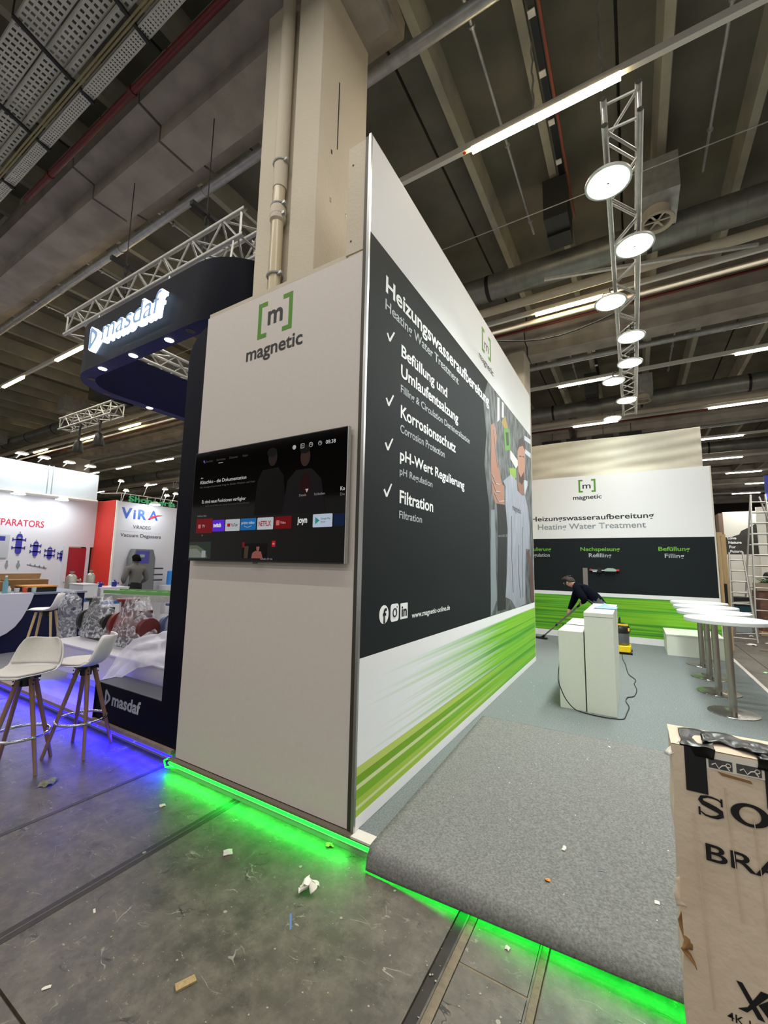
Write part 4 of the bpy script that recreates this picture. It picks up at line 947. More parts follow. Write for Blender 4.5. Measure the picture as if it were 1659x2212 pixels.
def hand(nodes, edges, reg, wrist, w, fwd, across, grip, tag_, mi):
    """palm and five separate curled fingers; grip is the direction the fingers curl towards"""
    w = Vector(w); fwd = Vector(fwd).normalized(); across = Vector(across).normalized(); grip = Vector(grip).normalized()
    pk = tag_+'palm'; nodes[pk] = (tuple(w+fwd*.045), (.026, .018)); edges.append((wrist, pk)); reg[pk] = mi
    for i, (sp, ln) in enumerate(((-.030, .058), (-.010, .068), (.010, .064), (.029, .050))):
        k0 = tag_+'f%da' % i; k1 = tag_+'f%db' % i; k2 = tag_+'f%dc' % i
        b0 = w+fwd*.085+across*sp
        nodes[k0] = (tuple(b0), .0095); nodes[k1] = (tuple(b0+fwd*ln*.35+grip*ln*.30), .0085); nodes[k2] = (tuple(b0+fwd*ln*.30+grip*ln*.85), .0075)
        edges += [(pk, k0), (k0, k1), (k1, k2)]
        for k in (k0, k1, k2): reg[k] = mi
    ka, kb = tag_+'tha', tag_+'thb'
    nodes[ka] = (tuple(w+fwd*.035-across*.040+grip*.015), .011); nodes[kb] = (tuple(w+fwd*.065-across*.050+grip*.045), .009)
    edges += [(pk, ka), (ka, kb)]; reg[ka] = reg[kb] = mi

# man with the vacuum cleaner, bent forward
t = thing('person', 'dark-haired man in a navy pullover bending forward over the vacuum wand', 'person', (.9, 7.08, GZ))
N_ = dict(pelvis=((.88, 7.10, 1.0), (.18, .17)), waist=((.78, 7.08, 1.10), (.175, .16)), chest=((.62, 7.06, 1.22), (.20, .165)), upper=((.52, 7.05, 1.285), (.19, .15)),
  neck=((.43, 7.035, 1.325), .072), jaw=((.365, 7.03, 1.335), (.088, .086)), skull=((.335, 7.03, 1.385), (.114, .104)), brow=((.30, 7.03, 1.365), (.082, .084)),
  shl=((.50, 6.88, 1.255), .098), ell=((.66, 6.80, 1.06), .072), wrl=((.605, 6.93, .985), .040),
  shr=((.50, 7.22, 1.235), .098), elr=((.40, 7.28, .98), .070), wrr=((.315, 7.235, .80), .040),
  hipl=((.90, 6.99, .92), .125), knl=((.84, 6.97, .53), .085), anl=((.92, 6.98, .17), .045), tol=((.80, 6.97, .125), (.045, .03)),
  hipr=((.92, 7.21, .92), .125), knr=((.96, 7.23, .53), .085), anr=((1.06, 7.24, .17), .045), tor=((.94, 7.23, .125), (.045, .03)))
E1 = [('pelvis', 'waist'), ('waist', 'chest'), ('chest', 'upper'), ('upper', 'neck'), ('neck', 'jaw'), ('jaw', 'skull'), ('jaw', 'brow'), ('upper', 'shl'), ('shl', 'ell'), ('ell', 'wrl'), ('upper', 'shr'), ('shr', 'elr'), ('elr', 'wrr'),
      ('pelvis', 'hipl'), ('hipl', 'knl'), ('knl', 'anl'), ('anl', 'tol'), ('pelvis', 'hipr'), ('hipr', 'knr'), ('knr', 'anr'), ('anr', 'tor')]
R1 = dict(jaw=1, skull=1, brow=1, neck=1, wrl=1, wrr=1, hipl=2, knl=2, hipr=2, knr=2, anl=2, anr=2, tol=3, tor=3)
hand(N_, E1, R1, 'wrl', (.605, 6.93, .985), (-.35, .5, .12), (.5, .35, .6), (.3, .5, -.8), 'L', 1)
hand(N_, E1, R1, 'wrr', (.315, 7.235, .80), (-.25, .02, -.9), (-.7, .5, .3), (.5, .4, .2), 'R', 1)
body = skin_body('body', N_, E1, 'pelvis', [M_shirt_navy, M_skin, M_jeans, M_black], R1, t)
mb = MB(); mb.grid(lambda u, v: (.352+.118*math.cos(u*PI*.62+.0)*math.cos(v*2*PI)*1.05, 7.03+.110*math.cos(u*PI*.62)*math.sin(v*2*PI), 1.398+.098*math.sin(u*PI*.5)+(.018 if math.cos(v*2*PI) < 0 else -.012)*(1-u)), 8, 22)
disp(mb, .016, 28); obj('hair', mb, M_hair, t, solid=.012)
mb = MB(); mb.lathe((.2635, 7.03, 1.345), [(.001, -.012), (.011, -.006), (.009, .008), (.003, .02)], 10); obj('nose', mb, M_skin, t)
for s in (-1, 1):
    mb = MB(); mb.lathe((.345, 7.03+s*.086, 1.365), [(.004, -.014), (.016, -.004), (.016, .006), (.004, .02)], 10); obj('ear', mb, M_skin, t)
    mb = MB(); mb.lathe((.262, 7.03+s*.03, 1.372), [(.001, -.004), (.005, 0), (.001, .004)], 10); obj('eye', mb, M_black, t)
mb = MB(); mb.box(.272, .280, 7.012, 7.048, 1.312, 1.317); obj('mouth', mb, mat('lips', (150, 84, 76), .5), t)
mb = MB(); mb.prism([(.55, 1.28), (.575, 1.275), (.585, 1.235), (.565, 1.24)], 'y', 6.922, 6.925); obj('chest_mark', mb, M_txt_g, t, smooth=False)

# man in the grey sweater, seen from behind
t = thing('person', 'man in grey sweater and black trousers seen from behind, facing the display panel', 'person', (-9.6, 3.86, .1))
px, py = -9.6, 3.86
N_ = dict(pelvis=((px, py, .98), (.16, .185)), waist=((px-.01, py, 1.12), (.15, .19)), chest=((px-.03, py, 1.32), (.16, .225)), upper=((px-.04, py, 1.45), (.12, .17)), neck=((px-.05, py, 1.54), .056), jaw=((px-.085, py+.01, 1.61), (.088, .08)), skull=((px-.06, py+.01, 1.685), (.105, .095)),
  shl=((px-.03, py-.205, 1.42), .092), ell=((px+.0, py-.30, 1.15), .070), wrl=((px-.17, py-.20, 1.05), .032), shr=((px-.03, py+.205, 1.42), .092), elr=((px+.0, py+.30, 1.16), .070), wrr=((px-.17, py+.19, 1.02), .032),
  hipl=((px, py-.10, .90), .10), knl=((px-.01, py-.11, .53), .068), anl=((px+.02, py-.12, .17), .045), tol=((px-.12, py-.13, .13), (.03, .045)), hipr=((px, py+.10, .90), .10), knr=((px-.01, py+.11, .53), .068), anr=((px+.02, py+.12, .17), .045), tor=((px-.12, py+.13, .13), (.03, .045)))
R1 = dict(jaw=1, skull=1, wrl=1, wrr=1, hipl=2, knl=2, hipr=2, knr=2, anl=2, anr=2, tol=2, tor=2, pelvis=2)
E2 = [e for e in E1[:21] if 'brow' not in e]
hand(N_, E2, R1, 'wrl', (px-.17, py-.20, 1.05), (-1, .2, -.1), (0, 1, .2), (0, .2, -1), 'L', 1)
hand(N_, E2, R1, 'wrr', (px-.17, py+.19, 1.02), (-1, -.2, -.1), (0, -1, .2), (0, -.2, -1), 'R', 1)
skin_body('body', N_, E2, 'pelvis', [M_sweater, M_skin, M_trouser_k], R1, t)
mb = MB(); mb.grid(lambda u, v: (px-.050+.118*math.cos(u*PI/2)*math.cos(v*2*PI), py+.01+.104*math.cos(u*PI/2)*math.sin(v*2*PI), 1.70+.085*math.sin(u*PI/2)-(.085*(1-u) if math.cos(v*2*PI) > 0 else 0)), 8, 22)
disp(mb, .01, 30); obj('hair', mb, M_hair_k, t, solid=.012)
mb = MB(); mb.lathe((px-.166, py+.01, 1.645), [(.001, -.012), (.011, -.006), (.009, .008), (.003, .02)], 10); obj('nose', mb, M_skin, t)
for s in (-1, 1): 
    mb = MB(); mb.lathe((px-.07, py+.01+s*.084, 1.655), [(.004, -.016), (.015, -.004), (.015, .008), (.004, .022)], 10); obj('ear', mb, M_skin, t)
    mb = MB(); mb.lathe((px-.153, py+.01+s*.028, 1.675), [(.001, -.004), (.005, 0), (.001, .004)], 10); obj('eye', mb, M_black, t)
mb = MB(); mb.lathe((px-.05, py, 1.49), [(.075, 0), (.078, .03), (.068, .05)], 20); obj('collar', mb, M_sweater, t)

# ---------------------------------------------------------------- cardboard box, near the camera
BX, BY, BZ = 1.578, -.45, 1.10
t = thing('cardboard_box', 'tall battered television carton with black tape standing before the carpet edge', 'box', (2.5, -.36, 0))
def face(u, v):
    x = BX+1.85*u; z = BZ*v
    wob = .006*math.sin(9*v+2)*math.exp(-u*14)
    return (x+(.003*math.sin(v*14)+.0025*math.sin(v*31))*math.exp(-u*60), BY+wob-.004*math.sin(20*u), z)
mb = MB(); n_u, n_v = 60, 30; mb.grid(face, n_u, n_v)
mb.grid(lambda u, v: (face(0, v)[0]+.001, BY+.20*u+face(0, v)[1]-BY if u == 0 else BY+.20*u, BZ*v), 4, n_v)
mb.grid(lambda u, v: (BX+1.85*v, BY+.20*u, BZ+.004*math.sin(v*30)*math.sin(PI*u)), 6, 60)
mb.box(BX+.004, BX+1.845, BY+.19, BY+.20, 0, BZ-.002)
mb.box(BX+1.84, BX+1.85, BY, BY+.2, 0, BZ-.002)
obj('carton', mb, M_card, t, fix=False)
for x0, x1 in ((BX+.035, BX+.092), (BX+.235, BX+.36)): mb = MB(); mb.box(x0, x1, BY-.0075, BY-.0045, .965, BZ+.001); obj('black_printed_bar', mb, M_txt_k, t, smooth=False)
def tape(x0, x1, seed, front=.055):
    m = MB(); m.grid(lambda u, v: (x0+(x1-x0)*v, BY-.008+.17*max(0, (u-.3)/.7), BZ-front+front*min(1, u/.3)+.006), 14, 26); return disp(m, .010, 22, seed)
for i, (x0, x1) in enumerate(((BX+.025, BX+.115), (BX+.22, BX+.52), (BX+.70, BX+1.2))): obj('packing_tape', tape(x0, x1, i, .03), M_tape, t, solid=.001)
m = MB(); m.grid(lambda u, v: (BX+.09+.16*v, BY+.035+.10*u+.02*math.sin(v*5), BZ+.012), 8, 16); obj('packing_tape', disp(m, .012, 26, 4), M_tape, t, solid=.001)
m = MB(); m.box(BX+.092, BX+.235, BY-.0065, BY-.0055, BZ-.055, BZ-.004); obj('paper_label', m, M_paper, t, smooth=False)
for x0 in (BX+.098, BX+.168):
    m = MB(); m.box(x0, x0+.060, BY-.0075, BY-.0066, BZ-.050, BZ-.022); obj('printed_symbol', m, mat('symbol_grey', (70, 72, 74), .7), t, smooth=False)
    m = MB(); m.path([(x0+.008+.044*i/5, BY-.0082, BZ-.040+.008*math.sin(i*2.2)) for i in range(6)], .0018, 4); m.path([(x0+.05+.006*math.cos(a), BY-.0082, BZ-.034+.006*math.sin(a)) for a in [j*PI/4 for j in range(8)]], .0012, 4, True); obj('symbol_line', m, M_paper, t, smooth=False)
m = MB(); m.prism([(BX+.12, BZ-.058), (BX+.20, BZ-.066), (BX+.205, BZ-.073), (BX+.13, BZ-.068)], 'y', BY-.0072, BY-.0052); obj('torn_flap', m, M_card_dark, t, smooth=False)
def BT(body, x, base, cap, wd, bold): text(t, body, x, base, cap, wd, 'y', BY-.006, M_txt_k, bold=bold, depth=.002)
# broad slab-serif capitals, built from strokes
def ring_glyph(cx, cz, a, b, tx, tz, n=40):
    m = MB(); o_ = [(cx+a*math.cos(j*2*PI/n), cz+b*math.sin(j*2*PI/n)) for j in range(n)]; i_ = [(cx+(a-tx)*math.cos(j*2*PI/n), cz+(b-tz)*math.sin(j*2*PI/n)) for j in range(n)]
    vs = [(p[0], BY-.008, p[1]) for p in o_]+[(p[0], BY-.008, p[1]) for p in i_]
    m.add(vs, [(j, (j+1) % n, n+(j+1) % n, n+j) for j in range(n)]); return m
obj('lettering', ring_glyph(BX+.192, .934, .047, .033, .021, .009), M_txt_k, t, smooth=False)
def s_glyph(x0, z0, wd, h):
    m = MB(); pts = []
    for i in range(25):
        q = i/24; a = PI*.25+q*PI*2.0
    C_ = [(.94, .80), (.82, .90), (.6, .955), (.4, .955), (.18, .88), (.12, .74), (.22, .62), (.45, .54), (.68, .46), (.88, .36), (.90, .20), (.72, .08), (.5, .045), (.28, .07), (.10, .20)]
    wdt = [.05, .07, .08, .09, .14, .19, .21, .22, .22, .21, .19, .14, .09, .08, .05]
    L_, R_ = [], []
    for i, (a, b) in enumerate(C_):
        p0 = C_[max(i-1, 0)]; p1 = C_[min(i+1, len(C_)-1)]; dx, dz = (p1[0]-p0[0])*wd, (p1[1]-p0[1])*h; l = math.hypot(dx, dz); nx, nz = -dz/l, dx/l; k = wdt[i]*h*.55
        L_.append((x0+a*wd+nx*k, z0+b*h+nz*k)); R_.append((x0+a*wd-nx*k, z0+b*h-nz*k))
    n = len(L_); m.add([(p[0], BY-.008, p[1]) for p in L_+R_], [(i, i+1, n+i+1, n+i) for i in range(n-1)])
    m.box(x0+.90*wd, x0+.98*wd, BY-.008, BY-.0075, z0+.62*h, z0+.98*h); m.box(x0+.02*wd, x0+.10*wd, BY-.008, BY-.0075, z0+.02*h, z0+.40*h)
    return m
obj('lettering', s_glyph(BX+.062, .898, .066, .064), M_txt_k, t, smooth=False)
BT('NY', BX+.245, .902, .062, .17, .03)
BT('BRAVIA', BX+.075, .770, .048, .36, .012)
m = MB(); m.prism([(BX+.128, .455), (BX+.142, .455), (BX+.188, .375), (BX+.172, .375)], 'y', BY-.008, BY-.006); m.prism([(BX+.150, .395), (BX+.128, .382), (BX+.148, .381), (BX+.206, .452), (BX+.184, .452)], 'y', BY-.0085, BY-.006); m.prism([(BX+.176, .412), (BX+.220, .452), (BX+.236, .452), (BX+.196, .412), (BX+.226, .374), (BX+.208, .374)], 'y', BY-.008, BY-.006)
obj('emblem', m, M_txt_k, t, smooth=False, fix=True)
BT('4K HDR PROCESSOR X1', BX+.10, .340, .022, .36, .004)
m = MB(); m.grid(lambda u, v: (BX-.004+.03*u, BY-.012-.01*u+.03*v, .50+.10*v-.05*u), 6, 6); obj('torn_corner', disp(m, .022, 30, 2), M_card_dark, t, solid=.002)
m = MB(); m.grid(lambda u, v: (BX-.012+.022*u, BY+.002+.02*v, .60+.075*v), 5, 8); obj('torn_corner', disp(m, .014, 36, 7), M_card, t, solid=.002)
m = MB(); m.grid(lambda u, v: (BX-.01+.03*u, BY-.002+.06*v, BZ-.05+.055*u), 6, 6); obj('torn_corner', disp(m, .016, 30, 11), M_paper, t, solid=.002)
for k, (dx, z0, z1) in enumerate(((.135, .62, 1.0), (.20, .5, .93), (.05, .35, .9), (.26, .45, .9))): m = MB(); m.path([(BX+dx+.02*q, BY-.0075, z1-(z1-z0)*q) for q in [i/8 for i in range(9)]], .0014, 4); obj('crease', m, mat('crease_tone', (204, 188, 166), .8), t, smooth=False)

# debris -----------------------------------------------------------
def scrap(label, x, y, z, s, m, seed, crump=.5, cat='paper scrap', asp=1.):
    mb = MB(); a = seed*1.7
    n_ = 16 if crump > .9 else 9
    mb.grid(lambda u, v: (x+s*((u-.5)*math.cos(a)-asp*(v-.5)*math.sin(a)), y+s*((u-.5)*math.sin(a)+asp*(v-.5)*math.cos(a)), z+s*crump*.5*math.exp(-((u-.5)**2+(v-.5)**2)*5)), n_, n_)
    disp(mb, s*crump*.42, 3.2/s, seed); lo = min(v[2] for v in mb.v); mb.v = [(v[0], v[1], v[2]-lo+z+.001) for v in mb.v]
    return tag(obj('debris', mb, m, solid=.001), label, cat)
scrap('crumpled white tissue on the concrete in the foreground', -.02, -.38, 0, .075, M_paper, 3, 1.)
mb = MB(); mb.prism([(-.145, -1.03), (-.115, -.965), (-.085, -.975), (-.115, -1.045)], 'z', .001, .008); tag(obj('debris', mb, mat('chipboard', (176, 150, 104), .8, var=.3, vscale=90), smooth=False, fix=True), 'small chip of pale wood lying on the front concrete', 'wood chip')
scrap('grey and yellow crumpled wrapper by the bar stool feet', -2.33, -.63, 0, .10, mat('wrapper', (150, 150, 120), .5, var=.6, vscale=40), 5, .5)
scrap('yellow green shiny scrap beside the green light', -.14, -.05, 0, .035, mat('scrap_yellow', (190, 200, 90), .5), 6, .8)
scrap('flat white scrap on the concrete near the corner of the wall', -.60, -.41, 0, .05, M_paper, 7, .15)
scrap('small white sliver at the lower rim of the concrete floor', -.56, -1.30, 0, .03, M_paper, 8, .2, asp=.4)
scrap('thin pale shred on the dark concrete below the long floor joint', -.80, -1.02, 0, .03, M_paper, 9, .1, asp=.3)
scrap('beige leaf-like scrap near the end of the floor joint', -1.36, -.34, 0, .035, M_card, 10, .3)
scrap('white curled scrap below the hanging carpet edge', .94, -.16, 0, .02, M_paper, 11, .5)
scrap('clear plastic shred lying on the loose carpet', 1.09, .50, GZ+.016, .045, M_paper, 12, .4, asp=.4)
scrap('white chip on the loose carpet near the carton', 1.52, .33, GZ+.016, .022, M_paper, 13, .3)
scrap('orange-brown crumb on the loose carpet', 1.05, .20, GZ+.016, .022, M_card_orange, 14, .5)
scrap('thin grey thread piece on the loose carpet', 1.28, .42, GZ+.016, .04, M_txt_dg, 15, .1, asp=.12)
scrap('white flake at the far rim of the loose carpet', 1.24, 2.17, GZ+.016, .03, M_paper, 16, .1, asp=.4)
mb = MB(); rnd = random.Random(3)
for i in range(70):
    x, y, s = rnd.uniform(.2, 1.9), rnd.uniform(.1, 4.2), rnd.uniform(.002, .006); z = GZ+(.013 if y < 2.3 else .0)
    if .68 < x < 1.3 and y > 3: continue
    mb.box(x, x+s, y, y+s*rnd.uniform(.5, 2), z, z+.003)
tag(obj('carpet_crumbs', mb, M_paper, smooth=False), 'tiny white crumbs scattered over the carpets', 'crumbs', kind='stuff')
mb = MB()
for i in range(420):
    x, y = rnd.uniform(-3.2, 1.4), rnd.uniform(-1.6, -.12); s = rnd.uniform(.001, .004) if rnd.random() < .95 else rnd.uniform(.005, .009)
    a = rnd.uniform(0, 6.28); k = rnd.uniform(.25, 1.2)
    pts = [(x+s*math.cos(a+j*1.047)*(1+.4*rnd.random()), y+s*k*math.sin(a+j*1.047)*(1+.4*rnd.random())) for j in range(6)]
    mb.prism(pts, 'z', .0002, .0016)
tag(obj('floor_paint_drops', mb, mat('paint_drop', (152, 147, 134), .7), smooth=False, fix=True), 'pale paint drops and grit scattered over the front concrete', 'grit', kind='stuff')
mb = MB(); mb.prism([(.0, -.535), (.06, -.60), (.066, -.593), (.006, -.527)], 'z', .0003, .001); tag(obj('chalk_mark', mb, mat('blue_chalk', (88, 118, 168), .9), smooth=False), 'short pale blue paint stroke on the foreground concrete', 'paint mark')

# ================================================================ NAVY STAND NEXT DOOR
t = thing('neighbour_platform', 'raised platform of the navy stand with brown edge and blue glowing skirt', 'platform', (-6, 1.5, 0))
mb = MB(); mb.box(-10.3, -1.86, .07, 6.5, 0, .105); obj('deck', mb, mat('neighbour_deck', (150, 150, 160), .35), t, smooth=False)
mb = MB(); mb.box(-13.5, -1.84, .012, .105, .085, .118); obj('edge_board', mb, mat('edge_board_brown', (150, 132, 116), .6, var=.2, vscale=20), t, smooth=False)
for a, b in ((-13, -6.2), (-6.15, -4.9), (-4.86, -3.9), (-3.86, -3.1), (-3.05, -2.45), (-2.4, -1.88)):
    mb = MB(); mb.tube((a, .04, .052), (b, .04, .052), .008, n=8); obj('blue_led_strip', mb, M_blue_led, t)
mb = MB(); mb.box(-13.5, -1.88, .052, .068, .03, .075); obj('led_profile', mb, M_rail, t, smooth=False)
area('blue_skirt_light', (-4.1, .006, .055), 4.4, .02, 34, (.012, .006, 1), (math.radians(-78), 0, 0))
area('blue_skirt_light', (-9.5, .006, .055), 6, .02, 34, (.012, .006, 1), (math.radians(-70), 0, 0))

# navy ring overhead
t = thing('navy_ring', 'dark navy rounded ring fascia hanging on trusses with glowing white sign', 'fascia', (-3.2, 1.8, 3.95))
def ring_outline(x0, x1, y0, y1, r, n=10):
    out = []
    for cx, cy, a0 in ((x0+r, y0+r, PI), (x1-r, y0+r, 1.5*PI), (x1-r, y1-r, 0), (x0+r, y1-r, PI/2)):
        for i in range(n+1): a = a0+i*PI/2/n; out.append((cx+r*math.cos(a), cy+r*math.sin(a)))
    return out
RO = ring_outline(-4.78, -1.42, .04, 3.9, .62); RI = ring_outline(-4.62, -1.58, .20, 3.74, .46)
n = len(RO); z0, z1 = 3.95, 4.58
mb = MB(); mb.add([(x, y, z0) for x, y in RO]+[(x, y, z1) for x, y in RO], [(i, (i+1) % n, n+(i+1) % n, n+i) for i in range(n)]); obj('outer_skin', mb, M_navy, t)
mb = MB(); mb.add([(x, y, z0) for x, y in RI]+[(x, y, z1) for x, y in RI], [(i, n+i, n+(i+1) % n, (i+1) % n) for i in range(n)]); obj('inner_skin', mb, mat('navy_inner', (8, 12, 52), .6, spec=.1), t)
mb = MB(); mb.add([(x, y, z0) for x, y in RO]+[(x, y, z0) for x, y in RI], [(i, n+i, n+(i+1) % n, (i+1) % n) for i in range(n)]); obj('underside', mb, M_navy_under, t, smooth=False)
mb = MB(); mb.add([(x, y, z1) for x, y in RO]+[(x, y, z1) for x, y in RI], [(i, (i+1) % n, n+(i+1) % n, n+i) for i in range(n)]); obj('top_skin', mb, M_navy, t, smooth=False)
for x, y, on in ((-3.91, .12, 1), (-3.24, .12, 1), (-2.56, .12, 1), (-4.70, 1.15, 1), (-4.35, .20, 0), (-2.2, .12, 0), (-4.70, .55, 0)):
    mb = MB(); mb.lathe((x, y, z0), [(.042, -.004), (.046, 0)], 16); obj('downlight' if on else 'lamp_hole', mb, M_lamp_neutral if on else M_black, t)
M_sign = mat('sign_glow', (225, 240, 255), .4, emit=3.2, ecol=(205, 230, 255))
M_sign_face = mat('sign_face_glow', (60, 80, 110), .4, emit=.5, ecol=(140, 186, 236))
def solid_text(parent, body, u, base, cap, wd, c, dep, m, bold, shear=0.):
    me = text_mesh(body, bold, .5, 1., shear); xs = [v.co.x for v in me.vertices]; x0, x1 = min(xs), max(xs); sy = cap/CAP; sx = wd/(x1-x0); off = root_loc(parent)
    for v in me.vertices: v.co = Vector((u+(v.co.x-x0)*sx, c-dep*(v.co.z+.5), base+v.co.y*sy))-off
    me.materials.append(m); o = bpy.data.objects.new('sign_letters', me); COL.objects.link(o); o.parent = parent; return o
solid_text(t, 'masdaf', -3.66, 4.165, .245, 1.17, .035, .07, M_sign, .012, .10)
text(t, 'masdaf', -3.655, 4.17, .235, 1.16, 'y', -.037, M_sign_face, bold=.0, shear=.10, name='sign_faces', depth=.002)
def dmark(u, z, s, c, m, par, dep=.06, mi=None):
    O = [(u, z-.02*s), (u+.0*s, z+1.0*s), (u+.12*s, z+1.1*s), (u+.72*s, z+.68*s), (u+.78*s, z+.5*s), (u+.70*s, z+.34*s), (u+.12*s, z-.12*s)]
    I = [(u+.20*s, z+.22*s), (u+.20*s, z+.76*s), (u+.26*s, z+.80*s), (u+.50*s, z+.60*s), (u+.53*s, z+.5*s), (u+.49*s, z+.41*s), (u+.26*s, z+.19*s)]
    k = 7; mb = MB(); vs = [(x, c-dep, zz) for x, zz in O+I]+[(x, c, zz) for x, zz in O+I]
    fs = [(i, (i+1) % k, k+(i+1) % k, k+i) for i in range(k)]+[(2*k+i, 2*k+(i+1) % k, (i+1) % k, i) for i in range(k)]+[(k+i, k+(i+1) % k, 3*k+(i+1) % k, 3*k+i) for i in range(k)]
    mb.add(vs, fs); return obj('sign_emblem', mb, m, par, smooth=False, fix=True)
dmark(-3.95, 4.14, .25, .035, M_sign, t, .07)
dmark(-3.94, 4.15, .23, -.036, M_sign_face, t, .002)
for x in (-3.91, -3.24, -2.56): area('downlight_lamp', (x, .12, 3.94), .07, .07, 4, (1, .98, .95))
for i, x in enumerate((-4.6, -3.0, -1.9)):
    mb = MB(); mb.tube((x, .28, 4.58), (x, .32, 4.98), .012, n=6); tag(obj('ring_hanger', mb, M_alu_dull), ['thin hanger rod at the sign end of the navy ring', 'thin hanger rod at the middle of the navy ring', 'thin hanger rod near the rounded corner of the navy ring'][i], 'hanger')
for i, (x, y) in enumerate(((-4.36, .47), (-2.62, .47))):
    t2 = thing('chain_hoist', ['black truss hoist with hook over the sign end of the front truss', 'black truss hoist with hook beside the truss corner'][i], 'hoist', (x, y, 5.27))
    mb = MB(); mb.path([(x-.07, y, 5.26), (x-.03, y, 5.42), (x, y, 5.50), (x+.03, y, 5.42), (x+.07, y, 5.26)], .018, 6); obj('sling', mb, M_black, t2)
    mb = MB(); mb.path([(x+.03*math.cos(a), y, 5.545+.045*math.sin(a)) for a in [j*PI/6 for j in range(12)]], .009, 6, True); mb.path([(x+.0, y+.025*math.cos(a), 5.63+.045*math.sin(a)) for a in [j*PI/6 for j in range(12)]], .008, 6, True); obj('shackle', mb, M_black, t2)
    mb = MB(); mb.box(x-.03, x+.03, y-.20, y-.02, 5.68, 5.73); obj('beam_clamp', mb, M_black, t2)
    mb = MB(); mb.box(x-.03, x+.03, y+.02, y+.20, 5.68, 5.73); obj('beam_clamp', mb, M_black, t2)
    mb = MB(); mb.tube((x, y, 5.66), (x, y, 6.99), .006, n=6); obj('rod', mb, M_darkbox, t2)

# navy column and low base with the lettering
t = thing('navy_column', 'tall dark navy panel with rounded top and low lettered base beside the white cubicle', 'column', (-2.4, .2, .118))
arc = [(-2.07, .118), (-2.07, 3.55)]+[(-2.07+.30-.30*math.cos(a), 3.55+.30*math.sin(a)) for a in [i*PI/16 for i in range(1, 9)]]+[(-1.775, 3.85), (-1.775, .118)]
mb = MB(); mb.prism(arc, 'y', .045, .33); obj('upright', mb, M_navy, t, smooth=False, fix=True)
mb = MB(); mb.box(-3.16, -2.07, .045, .30, .118, .455); obj('base_block', mb, M_navy, t, smooth=False)
mb = MB(); mb.box(-3.15, -2.07, .05, .30, .455, .459); obj('base_top', mb, mat('base_top_lit', (56, 58, 70), .45), t, smooth=False)  # lit top of the navy base, its lightness put into the colour
mb = MB(); mb.box(-3.163, -3.16, .03, .29, .118, .46); obj('corner_edge', mb, M_black, t, smooth=False)
text(t, 'masdaf', -2.86, .285, .105, .49, 'y', .044, M_txt_g, bold=.03, shear=.08)
dmark(-2.985, .275, .125, .044, M_txt_g, t, .003)

# display plinth with wrapped pumps
t = thing('display_plinth', 'long white display plinth carrying plastic-wrapped pumps, blue light below', 'plinth', (-3.6, .9, .105))
M_pw = mat('display_white', (206, 204, 208), .5)
mb = MB(); mb.box(-5.12, -2.0, .385, 1.32, .265, .585); obj('front_body', mb, M_pw, t, smooth=False, bevel=.004)
mb = MB(); mb.box(-5.14, -1.98, .375, 1.33, .585, .60); obj('top_board', mb, mat('display_top', (224, 224, 232), .3), t, smooth=False)
mb = MB(); mb.box(-4.98, -2.2, .55, 1.2, .105, .265); obj('recessed_foot', mb, M_pw, t, smooth=False)
mb = MB(); mb.tube((-4.98, .535, .25), (-2.3, .535, .25), .008, n=6); obj('blue_led_strip', mb, M_blue_led, t)
area('blue_plinth_light', (-3.6, .42, .235), 2.8, .03, 42, (.015, .008, 1), (math.radians(-92), 0, 0))
M_film = mat('cling_film', (240, 242, 252), .14, alpha=.9, bump=1., bscale=26, spec=1.)
_t, _N, _L = nt(M_film)
_n = _N.new('ShaderNodeTexNoise'); _n.inputs['Scale'].default_value = 13; _n.inputs['Detail'].default_value = 5; _n.inputs['Distortion'].default_value = 1.6
_g = _N.new('ShaderNodeNewGeometry'); _L.new(_g.outputs['Position'], _n.inputs['Vector'])
_r = _N.new('ShaderNodeValToRGB'); _r.color_ramp.elements[0].position = .44; _r.color_ramp.elements[0].color = (.12, .12, .12, 1); _r.color_ramp.elements[1].position = .72; _r.color_ramp.elements[1].color = (.75, .75, .75, 1)
_L.new(_n.outputs['Fac'], _r.inputs[0]); _L.new(_r.outputs[0], _N['Principled BSDF'].inputs['Alpha'])  # uneven opacity puts crinkle highlights into the film
M_film2 = mat('thin_plastic_sheet', (226, 224, 240), .3, alpha=.62, bump=.5, bscale=9)
def film(cx, cy, z0, z1, prof, seed, parent, nn=22, amp=.018):
    mb = MB()
    mb.grid(lambda u, v: (cx+(prof(u)[0])*math.cos(v*2*PI), cy+(prof(u)[1])*math.sin(v*2*PI), z0+(z1-z0)*u), 16, nn)
    disp(mb, amp, 14, seed); return obj('plastic_wrap', mb, M_film, parent)
